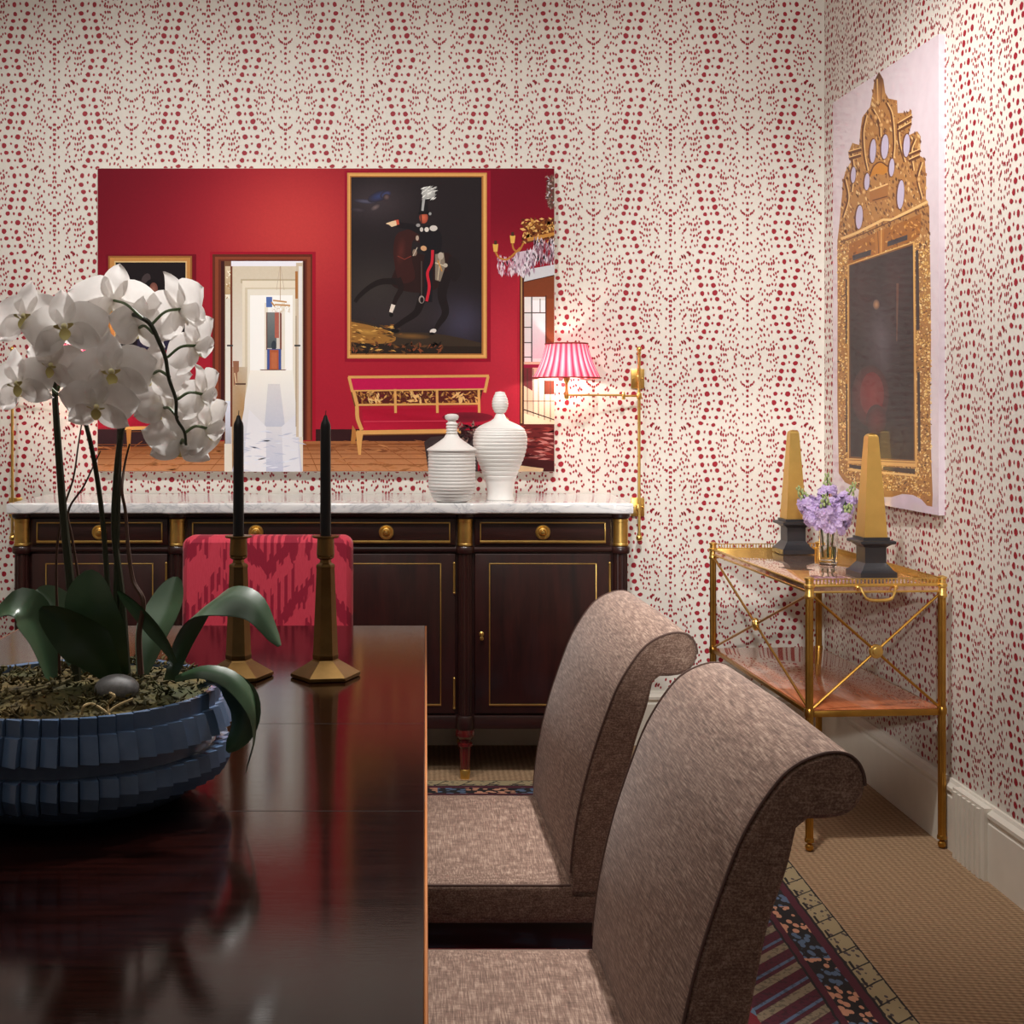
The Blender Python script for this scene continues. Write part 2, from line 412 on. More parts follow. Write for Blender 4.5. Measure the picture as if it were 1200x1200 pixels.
w.node_tree.nodes['Background'].inputs[0].default_value = (1, .93, .86, 1); w.node_tree.nodes['Background'].inputs[1].default_value = .05
# ------------------------------------------------------------------ rug
RX0, RX1, RY0, RY1 = -2.3, 1.04, -.6, 4.40
t = NT('patterned_rug'); s = t.sep(t.co())
hx, hy = (RX1 - RX0) / 2, (RY1 - RY0) / 2
dr = t.m_('SUBTRACT', hx, t.m_('ABSOLUTE', s[0])); df = t.m_('SUBTRACT', hy, t.m_('ABSOLUTE', s[1]))
wob = t.m_('MULTIPLY_ADD', t.noise(t.co(), 26., 2.), .008, -.004)
d = t.m_('ADD', t.m_('MINIMUM', dr, df), wob)
along = t.m_('ADD', t.m_('MULTIPLY', t.m_('LESS_THAN', dr, df), s[1]), t.m_('MULTIPLY', t.m_('GREATER_THAN', dr, df), s[0]))
def bandf(lo, hi): return t.m_('MULTIPLY', t.m_('GREATER_THAN', d, lo), t.m_('LESS_THAN', d, hi))
cream, black, maroon, blue, peach, red = (158, 142, 108), (24, 20, 24), (78, 22, 40), (84, 104, 132), (196, 140, 112), (140, 36, 44)
# cream guard: slanting strokes and small leaf marks
sl = t.m_('FRACT', t.m_('ADD', t.m_('DIVIDE', along, .088), t.m_('MULTIPLY', d, 9.)))
strokes = t.m_('MAXIMUM', t.m_('LESS_THAN', sl, .07), t.m_('MULTIPLY', t.m_('LESS_THAN', sl, .5), t.m_('MULTIPLY', t.m_('GREATER_THAN', d, .048), t.m_('LESS_THAN', d, .055))))
gv = t.comb(t.m_('MULTIPLY', along, 1.), t.m_('MULTIPLY', d, 1.6), 0.)
gd = t.vor(gv, 42.); spots = t.m_('LESS_THAN', gd, .3)
guard = t.mix(t.m_('MAXIMUM', strokes, 0.), t.mix(spots, cream, (72, 60, 62)), black)
# flower band
fv = t.comb(along, d, 0.); fd = t.vor(t.rot(fv, (0, 0, .6), (1, 1.7, 1)), 36.); fc = t.vor(t.comb(along, 0., 0.), 9.5, out='Color')
fs = t.sep(fc)
flow = t.mix(t.m_('GREATER_THAN', fd, .46), t.mix(t.m_('GREATER_THAN', fs[0], .48), blue, peach), black)
# barber stripes
q = t.m_('FRACT', t.m_('DIVIDE', t.m_('SUBTRACT', s[1], t.m_('MULTIPLY', s[0], .95)), .105))
nz = t.noise(t.co(), 90., 2.)
barber = t.ramp(q, [(0., maroon), (.2, (132, 118, 96)), (.52, maroon), (.68, blue), (.8, maroon)], 'CONSTANT')
barber = t.mix(t.m_('MULTIPLY', t.m_('GREATER_THAN', nz, .56), .45), barber, black)
# field: mirrored palmettes and sprigs on madder and blue
mx = t.m_('PINGPONG', s[0], .21); my = t.m_('PINGPONG', s[1], .27)
wv = t.m_('MULTIPLY_ADD', t.noise(t.co(), 18., 3.), .05, -.025)
fvv = t.comb(t.m_('ADD', mx, wv), t.m_('ADD', my, wv), 0.)
ff = t.vor(fvv, 15.); fcol = t.sep(t.vor(fvv, 15., out='Color')); gg = t.vor(t.comb(mx, my, .3), 46.)
ground = t.mix(t.m_('GREATER_THAN', t.m_('ADD', mx, t.m_('MULTIPLY', my, .5)), .2), (112, 24, 36), (92, 118, 142))
field = t.mix(t.m_('LESS_THAN', ff, .3), ground, t.mix(t.m_('GREATER_THAN', fcol[0], .55), (72, 16, 30), (150, 40, 44)))
field = t.mix(t.m_('LESS_THAN', ff, .12), field, cream); field = t.mix(t.m_('LESS_THAN', gg, .16), field, (44, 30, 40))
c = t.mix(bandf(.335, 9.), barber, field)
for lo, hi, cc in ((0., .006, black), (.006, .060, guard), (.060, .067, black), (.067, .088, maroon), (.088, .150, flow), (.150, .166, maroon), (.166, .172, black)):
    c = t.mix(bandf(lo, hi), c, cc)
t.color(c); t.set(rough=.95); t.bump(t.noise(t.co(), 300., 2.), .25, .002); M['rug'] = t.m
mb = MB(); mb.box(RX0, RX1, RY0, RY1, .0, .008, .003)
tag(mb.build('area_rug', M['rug'], origin=((RX0 + RX1) / 2, (RY0 + RY1) / 2, 0)), 'dark patterned oriental rug with cream border strip under the dining table and chairs', 'rug')

# ------------------------------------------------------------------ sideboard
CX = -.368
sb = thing('sideboard', (CX, 4.66, 0), 'long dark mahogany sideboard with brass trim and white marble top against the back wall', 'sideboard')
HALF = 1.077; X0, X1 = CX - HALF, CX + HALF
POST = [CX - 1.053, CX - .506, CX + .506, CX + 1.053]
mb = MB()
mb.box(X0 + .012, X1 - .012, 4.462, 4.884, .178, .932, .004)
mb.box(X0, X1, 4.446, 4.884, .796, .814, .006); mb.box(X0 + .004, X1 - .004, 4.45, 4.884, .172, .222, .008); mb.box(X0, X1, 4.44, 4.884, .918, .934, .004)
mb.build('carcass', M['mahogany_h'], sb)
# marble top with rounded breaks over the columns
pl = [(X0 - .012, 4.904)]
pl.append((X0 - .012, 4.425))
for px_ in POST:
    a, b = max(px_ - .05, X0 - .012), min(px_ + .05, X1 + .012)
    n = 8
    for k in range(n + 1):
        x = a + (b - a) * k / n; e = max(0., 1 - ((x - px_) / .056) ** 2) ** .5
        pl.append((x, 4.425 - .03 * min(1., e * 1.25)))
pl += [(X1 + .012, 4.425), (X1 + .012, 4.904)]
clean = []
for p in pl:
    if not clean or (abs(p[0] - clean[-1][0]) + abs(p[1] - clean[-1][1])) > 1e-4: clean.append(p)
bm = bmesh.new(); vb = [bm.verts.new((x, y, .934)) for x, y in clean]; f = bm.faces.new(vb)
ex = bmesh.ops.extrude_face_region(bm, geom=[f]); bmesh.ops.translate(bm, vec=(0, 0, .037), verts=[g for g in ex['geom'] if isinstance(g, bmesh.types.BMVert)])
he = [e for e in bm.edges if abs(e.verts[0].co.z - e.verts[1].co.z) < 1e-6]
bmesh.ops.bevel(bm, geom=he, offset=.006, segments=3, profile=.5, affect='EDGES'); bm.verts.index_update()
mb = MB(); mb.add([v.co[:] for v in bm.verts], [[v.index for v in f.verts] for f in bm.faces]); bm.free()
mb.build('marble_top', M['marble'], sb, sharp=50)
def frame_lines(x0, x1, z0, z1, y, w, wb=None):
    wb = wb or w; m = MB()
    m.box(x0, x1, y - .003, y + .004, z1 - w, z1, .0008); m.box(x0, x1, y - .004, y + .004, z0, z0 + wb, .001)
    m.box(x0, x0 + w, y - .003, y + .004, z0, z1, .0008); m.box(x1 - w, x1, y - .003, y + .004, z0, z1, .0008); return m
def knob(x, z, y, par):
    m = MB(); m.lathe([(.0255, 0), (.0265, -.004), (.0255, -.007), (.0215, -.0075), (.0195, -.005), (.016, -.0045), (.0145, -.008), (.0115, -.009), (.0095, -.006), (.008, -.007), (.0075, -.013), (.0085, -.017), (.0065, -.021), (.001, -.022)], 28, (x, y, z), 'y')
    return m.build('knob', M['brass'], par)
def drawer(x0, x1, knobs):
    m = MB(); m.box(x0, x1, 4.452, 4.47, .820, .914, .003); d_ = m.build('drawer', M['mahogany_h'], sb)
    frame_lines(x0 + .018, x1 - .018, .8275, .901, 4.451, .0042, .0085).build('brass_inlay', M['brass'], d_)
    for k in knobs: knob(k, .866, 4.452, d_)
PW = .034
drawer(POST[0] + PW, POST[1] - PW, [(POST[0] + POST[1]) / 2]); drawer(POST[1] + PW, POST[2] - PW, [CX - .229, CX + .229]); drawer(POST[2] + PW, POST[3] - PW, [(POST[2] + POST[3]) / 2])
def door(x0, x1, hinge, key):
    m = MB(); m.box(x0, x1, 4.450, 4.47, .228, .790, .004); m.box(x0 + .054, x1 - .054, 4.4465, 4.455, .258, .756, .003)
    d_ = m.build('door', M['mahogany'], sb)
    frame_lines(x0 + .05, x1 - .05, .256, .757, 4.449, .004, .0065).build('brass_inlay', M['brass'], d_)
    for zc in (.705, .30):
        m = MB(); m.lathe([(.004, -.05), (.004, .05)], 10, (hinge, 4.447, zc)); m.ball((hinge, 4.447, zc + .052), .005, 8, 6); m.ball((hinge, 4.447, zc - .052), .005, 8, 6)
        m.build('hinge', M['brass'], d_)
    if key:
        m = MB(); m.lathe([(.0075, 0), (.0085, -.002), (.006, -.004), (.001, -.0045)], 16, (key, 4.4495, .508), 'y'); m.box(key - .0022, key + .0022, 4.432, 4.449, .490, .512, .001)
        m.lathe([(.005, -.002), (.007, 0), (.005, .002)], 12, (key, 4.436, .494), 'y'); m.build('key', M['brass'], d_)
door(POST[0] + PW, POST[1] - PW, POST[1] - PW - .004, POST[0] + PW + .024)
door(POST[1] + PW, CX - .002, POST[1] + PW + .004, None); door(CX + .002, POST[2] - PW, POST[2] - PW - .004, CX + .026)
door(POST[2] + PW, POST[3] - PW, POST[3] - PW - .004, POST[2] + PW + .024)
for px_ in POST:
    m = MB(); yc = 4.452
    fl = lambda i, j: 1 - .1 * (i % 2)
    m.lathe([(.0245, .225), (.0245, .79)], 28, (px_, yc, 0), rmod=fl); m.lathe([(.03, .792), (.033, .797), (.033, .812), (.03, .817)], 28, (px_, yc, 0))
    m.lathe([(.029, .915), (.034, .920), (.034, .934)], 28, (px_, yc, 0)); m.lathe([(.029, .17), (.034, .182), (.034, .215), (.03, .224)], 28, (px_, yc, 0))
    cl = m.build('column', M['mahogany'], sb)
    m = MB(); m.lathe([(.0255, .818), (.0275, .82), (.0275, .826), (.026, .828), (.026, .902), (.0275, .904), (.0275, .913), (.026, .915)], 28, (px_, yc, 0)); m.build('brass_cap', M['brass'], cl)
    for yy in (4.452, 4.85):
        m = MB(); m.lathe([(.03, .176), (.034, .165), (.034, .152), (.026, .142), (.021, .136), (.021, .128), (.0265, .124), (.027, .116), (.0215, .111)], 24, (px_, yy, 0))
        m.lathe([(.0215, .111), (.0165, .034)], 24, (px_, yy, 0), rmod=fl); lg = m.build('leg', M['leg_red'], sb)
        m = MB(); m.lathe([(.017, .034), (.019, .03), (.016, .0), ], 20, (px_, yy, 0)); m.build('brass_foot', M['brass'], lg)

# ------------------------------------------------------------------ brown scroll-back dining chairs
CHY, CHW, SHR = 2.16, .50, .021
sc_ = F / CHY
front = [(667.6,1030),(669.8,1000.6),(676,957),(689,901),(706.6,847),(724,803.5),(745.6,769),(763,751.5),(784.6,742),(802,741.5),(813,749),(818,763),(815.5,778),(805,789),(790,793),(774,793.5)]
rear = [(766,800),(758.6,831.7),(745.6,870.6),(737,909.6),(728,957),(719.6,1000.6),(712,1034)]
prof = [((x - PX) / sc_, CAMZ - (y - PY) / sc_) for x, y in front]
profs = [(p.x, p.y) for p in bez([(a, b, 0) for a, b in prof], 60)]
tail = [(p.x, p.y) for p in bez([((x - PX) / sc_, CAMZ - (y - PY) / sc_, 0) for x, y in rear], 24)]
x_f, x_r = profs[0][0], tail[-1][0]
outline = [(x_f - .002, .462)] + profs + tail + [(x_r, .462)]
def offset_poly(P, d):
    n = len(P); A = sum(P[i][0] * P[(i + 1) % n][1] - P[(i + 1) % n][0] * P[i][1] for i in range(n)); sg = 1 if A > 0 else -1
    out = []
    for i in range(n):
        a, b, c = Vector(P[i - 1]), Vector(P[i]), Vector(P[(i + 1) % n])
        t1 = (b - a); t2 = (c - b); t1 = t1.normalized() if t1.length else t1; t2 = t2.normalized() if t2.length else t2
        tt = (t1 + t2); tt = tt.normalized() if tt.length > 1e-6 else t1
        out.append((b.x + tt.y * sg * d, b.y - tt.x * sg * d))
    return out
ch = thing('dining_chair', (.10, CHY + CHW / 2, 0), 'farther brown linen scroll-back dining chair, nearer the sideboard', 'chair', 'brown scroll-back dining chairs')
n = len(outline); mb = MB(); vs = []
for (yy, dd) in ((0., -.007), (.003, -.002), (.009, 0.), (CHW * .5, .003), (CHW - .009, 0.), (CHW - .003, -.002), (CHW, -.007)):
    vs += [(x, CHY + yy, z) for x, z in offset_poly(outline, dd)]
fs = [(j * n + i, j * n + (i + 1) % n, (j + 1) * n + (i + 1) % n, (j + 1) * n + i) for j in range(6) for i in range(n)]
fs += [tuple(range(n)), tuple(range(7 * n - 1, 6 * n - 1, -1))]
mb.add(vs, fs); mb.v = [(x - SHR * (y - CHY) / CHW, y, z) for x, y, z in mb.v]; bk = mb.build('backrest', M['linen'], ch, sharp=50)
mb = MB()
for yy in (.002, CHW - .002):
    mb = MB(); mb.tube([(x - SHR * yy / CHW, CHY + yy, z) for x, z in offset_poly(outline, -.001)[2:len(profs) - 14]], .0019, 6); mb.build('piping', M['piping'], bk)
mb = MB(); sx0, sx1 = -.25, x_r + .002
mb.box(sx0, sx1, CHY, CHY + CHW, .418, .490, .014, seg=3)
mb.grid(lambda u, v: (sx0 + .010 + (x_f - sx0 + .015) * u, CHY + .008 + (CHW - .016) * v, .4885 + .018 * (max(0., 1 - (2 * u - 1) ** 4) * max(0., 1 - (2 * v - 1) ** 4)) ** .7), 24, 24)
st_ = mb.build('seat', M['linen'], ch, sharp=50)
mb = MB(); mb.tube([(sx1 - .01, CHY + .003, .4855), (sx0 + .012, CHY + .003, .4855), (sx0 + .003, CHY + .012, .4855), (sx0 + .003, CHY + CHW - .012, .4855), (sx0 + .012, CHY + CHW - .003, .4855), (sx1 - .01, CHY + CHW - .003, .4855)], .0018, 6)
mb.build('piping', M['piping'], st_)
mb = MB(); mb.box(sx0 + .02, sx1 - .012, CHY + .012, CHY + CHW - .012, .372, .420, .004); mb.build('seat_frame', M['dark_wood'], ch)
for (lx, ly, dx) in ((sx0 + .045, .04, 0.), (sx0 + .045, CHW - .04, 0.), (sx1 - .045, .04, .05), (sx1 - .045, CHW - .04, .05)):
    mb = MB(); vs = []
    for (zz, hw) in ((.385, .021), (.2, .018), (.008, .013)):
        k = (1 - zz / .385) ** 1.4 * dx
        vs += [(lx + k + a * hw, CHY + ly + b * hw, zz) for a, b in ((-1, -1), (1, -1), (1, 1), (-1, 1))]
    mb.add(vs, [(j * 4 + i, j * 4 + (i + 1) % 4, j * 4 + 4 + (i + 1) % 4, j * 4 + 4 + i) for j in range(2) for i in range(4)] + [(3, 2, 1, 0), (8, 9, 10, 11)])
    mb.build('leg', M['dark_wood'], ch)
ch2 = copy_tree(ch); ch2.location = (.10 + .025, 1.406 + CHW / 2, 0)
ch2['label'] = 'nearest brown linen scroll-back dining chair at the front right of the photo'

# ------------------------------------------------------------------ red ikat chair at the head of the table
RCX, RCY = -.439, 3.47
rc = thing('upholstered_chair', (RCX, RCY - .2, 0), 'red and pink ikat upholstered chair at the far end of the table', 'chair')
def rrect(x0, x1, z0, z1, r, n=6):
    P = [(x0, z0), (x1, z0)]
    P += [(x1 - r + r * cos(a), z1 - r + r * sin(a)) for a in [pi / 2 * k / n for k in range(n + 1)]]
    P += [(x0 + r - r * sin(a), z1 - r + r * cos(a)) for a in [pi / 2 * k / n for k in range(n + 1)]]
    return P
mb = MB(); P = rrect(RCX - .235, RCX + .235, .40, .946, .028); n = len(P); vs = []
rings = [(0., -.016), (.006, -.006), (.016, 0.), (.07, 0.), (.08, -.006), (.085, -.016)]
for (yy, dd) in rings:
    for (x, z) in offset_poly(P, dd):
        vs.append((x, RCY + yy + max(0, z - .5) * .04 + .008 * ((x - RCX) / .235) ** 2, z))
fs = [(j * n + i, j * n + (i + 1) % n, (j + 1) * n + (i + 1) % n, (j + 1) * n + i) for j in range(5) for i in range(n)] + [tuple(range(n)), tuple(range(6 * n - 1, 5 * n - 1, -1))]
mb.add(vs, fs); mb.build('backrest', M['ikat'], rc, sharp=60)
mb = MB(); mb.box(RCX - .24, RCX + .24, RCY - .44, RCY + .02, .40, .485, .02, seg=3); mb.build('seat', M['ikat'], rc)
mb = MB(); mb.box(RCX - .225, RCX + .225, RCY - .425, RCY + .07, .35, .405, .004); mb.build('seat_frame', M['dark_wood'], rc)
for lx in (RCX - .2, RCX + .2):
    for ly in (RCY - .40, RCY + .05):
        mb = MB(); mb.lathe([(.013, .008), (.022, .36)], 4, (lx, ly, 0), phase=pi / 4); mb.build('leg', M['dark_wood'], rc)

# ------------------------------------------------------------------ dining table
TX0, TX1, TZ = -1.02, .0022, .75
tb = thing('dining_table', ((TX0 + TX1) / 2, 1.9, 0), 'long glossy dark mahogany dining table carrying the orchids and candlesticks', 'table')
for (ya, yb) in ((.58, 1.7296), (1.7304, 2.2096), (2.2104, 3.21)):
    mb = MB(); mb.box(TX0 + .004, TX1 - .004, ya, yb, TZ - .026, TZ, .0009, seg=1); mb.build('table_leaf', M['table'], tb)
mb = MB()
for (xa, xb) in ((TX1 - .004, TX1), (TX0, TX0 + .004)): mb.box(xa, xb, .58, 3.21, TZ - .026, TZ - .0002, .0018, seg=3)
mb.build('lit_edge_strip', M['lit_edge'], tb)  # bright light on the bevel painted as a lighter orange strip
mb = MB(); mb.box(TX0 + .07, TX1 - .06, .68, .70, .64, TZ - .026); mb.box(TX0 + .07, TX1 - .06, 3.09, 3.11, .64, TZ - .026)
mb.box(TX0 + .07, TX0 + .09, .68, 3.11, .64, TZ - .026); mb.box(TX1 - .08, TX1 - .06, .68, 3.11, .64, TZ - .026); mb.build('apron', M['mahogany_h'], tb)
for lx in (TX0 + .085, TX1 - .075):
    for ly in (.70, 3.09):
        mb = MB(); mb.lathe([(.018, .008), (.022, .03), (.036, .6), (.04, .64), (.04, .724)], 20, (lx, ly, 0)); mb.build('leg', M['mahogany'], tb)

t = NT('warm_mirror_glass'); n = t.noise(t.co(), 8., 3.); t.color(t.mix(n, (216, 172, 146), (232, 196, 174))); t.set(metal=.85, rough=.05); M['tray_mirror'] = t.m
# ------------------------------------------------------------------ brass bar cart
CL, CW = .97, .401
TH = math.atan2(.065, .99)
ct = thing('bar_cart', (1.295, 4.215, 0), 'two-tier brass bar cart with crossed braces in the corner by the right wall', 'cart', None, TH)
RM = ROOT[ct.name]
def CP(x, y, z): return RM @ Vector((x, y, z))      # x across, y along; cart-local
class CMB(MB):
    def fin(self, name, m, par, **k):
        self.v = [tuple(RM @ Vector(p)) for p in self.v]; return self.build(name, m, par, **k)
hx, hy = CW / 2, CL / 2
for sx in (-1, 1):
    for sy in (-1, 1):
        c = (sx * hx, sy * hy, 0)
        m = CMB(); m.lathe([(.0115, .034), (.0115, .748)], 32, c, rmod=lambda i, j: 1 - .09 * (i % 2)); m.lathe([(.0125, .395), (.0145, .40), (.0145, .414), (.0125, .42)], 24, c)
        p = m.fin('post', M['dull_brass'], ct)
        m = CMB(); m.lathe([(.0125, .742), (.015, .746), (.015, .752), (.0125, .756), (.0125, .772), (.0155, .776), (.0155, .782), (.0115, .785), (.0115, .796), (.0145, .799), (.0145, .803), (.004, .807)], 24, c); m.fin('finial', M['brass'], p)
        m = CMB(); m.lathe([(.012, .040), (.014, .036), (.014, .028), (.007, .025)], 20, c); m.ball((c[0], c[1], .0125), .0125, 16, 10); m.fin('foot', M['dull_brass'], p)
m = CMB()
m.box(-hx, hx, -hy - .006, -hy + .006, .758, .764, .001); m.box(-hx, hx, -hy - .006, -hy + .006, .776, .782, .001)
m.box(-hx, hx, hy - .006, hy + .006, .758, .782, .001); m.box(hx - .005, hx + .005, -hy, hy, .758, .782, .001)
m.box(-hx - .005, -hx + .005, -hy, hy, .758, .764, .001); m.box(-hx - .005, -hx + .005, -hy, hy, .776, .782, .001)
m.fin('tray_frame', M['brass'], ct)
m = CMB(); m.box(-hx + .002, hx - .002, -hy + .001, hy - .001, .763, .777, .001); m.box(-hx - .002, -hx + .004, -hy + .012, hy - .012, .7635, .7765); m.box(-hx + .012, hx - .012, -hy - .003, -hy + .004, .7635, .7765)
m.fin('tray', M['tray_mirror'], ct)
for (axis, s, L) in (('x', -hy, CW), ('x', hy, CW), ('y', hx, CL)):
    m = CMB(); k = int(L / .0108)
    def pt(tt): return ((-L / 2 + L * tt, s) if axis == 'x' else (s, -L / 2 + L * tt))
    for q in range(1, k):
        a = pt(q / k); m.box(a[0] - .0017, a[0] + .0017, a[1] - .0017, a[1] + .0017, .781, .7985)
    a, b = pt(0), pt(1)
    for z_ in (.783, .799): m.box(min(a[0], b[0]) - .0022, max(a[0], b[0]) + .0022, min(a[1], b[1]) - .0022, max(a[1], b[1]) + .0022, z_ - .0015, z_ + .0015)
    m.fin('gallery_rail', M['brass'], ct)
m = CMB(); m.box(-hx, hx, -hy - .005, -hy + .006, .394, .413, .002); m.box(-hx, hx, hy - .006, hy + .005, .394, .413, .002); m.box(-hx - .005, -hx + .006, -hy, hy, .400, .4125, .002); m.box(hx - .006, hx + .005, -hy, hy, .400, .4125, .002)
m.fin('shelf_frame', M['dull_brass'], ct)
m = CMB(); m.box(-hx + .003, hx - .003, -hy + .004, hy - .004, .399, .4145, .001); m.fin('lower_shelf', M['shelf_wood'], ct)
def brace(a, b, c, d):
    m = CMB(); m.tube([a, b], .0042, 8); m.tube([c, d], .0042, 8); br = m.fin('cross_brace', M['dull_brass'], ct)
    ctr = (Vector(a) + Vector(b)) / 2; ax = 'y' if abs(a[1] - b[1]) < 1e-6 else 'x'
    m = CMB(); m.lathe([(.004, -.011), (.011, -.010), (.013, -.007), (.019, -.0065), (.021, -.003), (.021, .003), (.019, .0065), (.004, .009)], 24, tuple(ctr), ax); m.fin('rosette', M['brass'], br)
brace((-hx + .008, -hy, .752), (hx - .008, -hy, .418), (hx - .008, -hy, .752), (-hx + .008, -hy, .418))
brace((-hx, -hy + .008, .752), (-hx, hy - .008, .418), (-hx, hy - .008, .752), (-hx, -hy + .008, .418))
m = CMB(); yh = -hy - .012
hp = bez([(-.058, yh + .004, .774), (-.052, yh - .004, .773), (-.046, yh - .010, .757), (-.034, yh - .012, .742), (0, yh - .012, .738), (.034, yh - .012, .742), (.046, yh - .010, .757), (.052, yh - .004, .773), (.058, yh + .004, .774)], 40)
m.tube([tuple(p) for p in hp], [.0036 + .0012 * (abs(k - 20) < 7) for k in range(41)], 8)
for s in (-1, 1): m.ball((s * .058, yh + .004, .774), .0062, 10, 8); m.tube([(s * .058, -hy - .004, .772), (s * .058, yh, .774)], .004, 8)
m.fin('bail_handle', M['brass'], ct)
# ------------------------------------------------------------------ obelisks on the cart
def obelisk(loc, rz, label):
    r = thing('obelisk', loc, label, 'obelisk', 'gilt obelisks on the bar cart', rz)
    R = ROOT[r.name]
    def sq(levels, m):
        b = MB(); vs = []
        for (hw, z) in levels: vs += [tuple(R @ Vector((a * hw, c * hw, z))) for a, c in ((-1, -1), (1, -1), (1, 1), (-1, 1))]
        k = len(levels); b.add(vs, [(j * 4 + i, j * 4 + (i + 1) % 4, j * 4 + 4 + (i + 1) % 4, j * 4 + 4 + i) for j in range(k - 1) for i in range(4)] + [(3, 2, 1, 0), tuple(range(4 * k - 4, 4 * k))])
        return b
    b = sq([(.058, 0), (.058, .016), (.054, .019), (.049, .023), (.041, .035), (.036, .041), (.034, .044), (.034, .092), (.037, .095), (.046, .102), (.054, .104), (.056, .106), (.056, .113), (.05, .115), (.042, .117), (.042, .124)], None)
    b.build('plinth', M['black_stone'], r, sharp=20)
    b = sq([(.0365, .124), (.0365, .127), (.0168, .432), (.0155, .437), (.0125, .4415), (.008, .4445), (.002, .446)], None)
    b.build('shaft', M['gold'], r, sharp=24)
    return r
TT = .7775
obelisk((1.392, 3.955, TT), TH, 'gold obelisk on black base, nearer one at the front of the bar cart')
obelisk((1.335, 4.60, TT), TH, 'gold obelisk on black base, farther one at the back corner of the bar cart')

# ------------------------------------------------------------------ glass vase with lilac stock
t = NT('clear_glass'); t.color((1, 1, 1, 1)); t.set(rough=.0, trans=1., ior=1.45); M['glass'] = t.m
t = NT('vase_water'); t.color((.95, .98, .96, 1)); t.set(rough=.0, trans=1., ior=1.33); M['water'] = t.m
VX, VY = 1.358, 4.27
gv = thing('glass_vase', (VX, VY, TT), 'clear straight glass vase holding lilac flowers between the two gold obelisks', 'vase')
mb = MB(); mb.lathe([(.027, TT), (.030, TT + .002), (.031, TT + .125), (.0318, TT + .127), (.0295, TT + .1275), (.0285, TT + .125), (.0275, TT + .012), (.001, TT + .010)], 40, (VX, VY, 0)); mb.build('vase_body', M['glass'], gv)
mb = MB(); mb.lathe([(.001, TT + .0105), (.027, TT + .0125), (.0283, TT + .06), (.001, TT + .06)], 40, (VX, VY, 0)); mb.build('water', M['water'], gv)
def petalmat(name, c1, c2, tr=.35):
    t = NT(name); n = t.noise(t.co(), 60., 3.)
    t.color(t.mix(n, c1, c2)); t.set(rough=.55)
    tl = t.n.new('ShaderNodeBsdfTranslucent'); t.l.new(t.b.inputs['Base Color'].links[0].from_socket, tl.inputs[0])
    ms = t.n.new('ShaderNodeMixShader'); ms.inputs[0].default_value = tr
    t.l.new(t.b.outputs[0], ms.inputs[1]); t.l.new(tl.outputs[0], ms.inputs[2])
    t.l.new(ms.outputs[0], t.n['Material Output'].inputs[0]); return t.m
M['lilac'] = petalmat('lilac_petals', (186, 152, 212), (236, 222, 246))
M['petal'] = petalmat('orchid_petals', (236, 230, 226), (250, 248, 246), .5)
M['bud'] = petalmat('green_buds', (132, 156, 92), (196, 206, 150), .2)
M['stem'] = simple('green_stem', (74, 96, 50), .5)
M['dark_stem'] = simple('dark_stem', (44, 48, 30), .5)
M['twig'] = simple('brown_twig', (78, 50, 36), .7)
M['lip'] = simple('yellow_lip', (230, 216, 140), .5)
M['cap'] = simple('pale_column', (232, 222, 170), .5)
def dirs(n, rnd):
    return [Vector((rnd.gauss(0, 1), rnd.gauss(0, 1), rnd.gauss(0, 1))).normalized() for _ in range(n)]
rs = random.Random(3)
stock_names = ['leftmost lilac stock stem in the glass vase', 'lilac stock stem with tallest green tip behind the others in the glass vase', 'front centre lilac stock stem in the glass vase',
               'lilac stock stem leaning right towards the near gold obelisk', 'low front lilac stock stem over the rim of the glass vase']
for k, (ox, oy, oz, hgt) in enumerate([(-.066, .01, .200, .085), (.008, .034, .225, .10), (-.022, -.045, .185, .075), (.062, .012, .205, .095), (.034, -.04, .165, .065)]):
    foot = Vector((VX + ox * .2, VY + oy * .2, TT + .022)); rim = Vector((VX + ox * .38, VY + oy * .45, TT + .128)); top = Vector((VX + ox, VY + oy, TT + oz))
    axis = (top - rim).normalized()
    r = thing('stock_flower', tuple(foot), stock_names[k], 'flower', 'lilac stock stems in the glass vase')
    tip = top + axis * (hgt * .75)
    mb = MB(); pts = bez([foot, rim, top, tip], 14); mb.tube([tuple(p) for p in pts], [.0026] * 10 + [.002] * 5, 7); mb.build('stem', M['stem'], r)
    mb = MB()
    for q in range(64):
        u = rs.random(); a = rs.random() * 6.283
        cpos = top + axis * (hgt * (u - .75)); side = axis.orthogonal(); side = Matrix.Rotation(a, 3, axis) @ side.normalized()
        rad = .038 * (1 - .35 * u) * rs.uniform(.75, 1.1); c = cpos + side * rad; nrm = (side + axis * .4).normalized()
        x = nrm.orthogonal().normalized(); y = nrm.cross(x)
        for layer in range(2):
            for p in range(5):
                aa = 2 * pi * (p + .5 * layer) / 5 + a; d1 = x * cos(aa) + y * sin(aa); d2 = x * -sin(aa) + y * cos(aa); s = rs.uniform(.0105, .0150) * (1 - .25 * layer)
                o = c + nrm * (.003 * layer)
                mb.add([tuple(o), tuple(o + d1 * s * .6 + d2 * s * .55 + nrm * .003), tuple(o + d1 * s * 1.1 + d2 * s * .3 + nrm * rs.uniform(-.003, .005)), tuple(o + d1 * s * 1.1 - d2 * s * .35 + nrm * rs.uniform(-.003, .005)), tuple(o + d1 * s * .6 - d2 * s * .55 + nrm * .003)], [(0, 4, 3), (0, 3, 2), (0, 2, 1)])
    mb.build('blossoms', M['lilac'], r, sharp=80)
    mb = MB()
    for q in range(16):
        u = q / 16; a = q * 2.4; side = Matrix.Rotation(a, 3, axis) @ axis.orthogonal().normalized()
        c = top + axis * (hgt * (.22 + .6 * u)) + side * (.016 * (1 - .75 * u)); mb.ball(tuple(c), .0062 * (1 - .4 * u), 7, 5, sq=(.8, .8, 1.3))
    mb.build('buds', M['bud'], r)

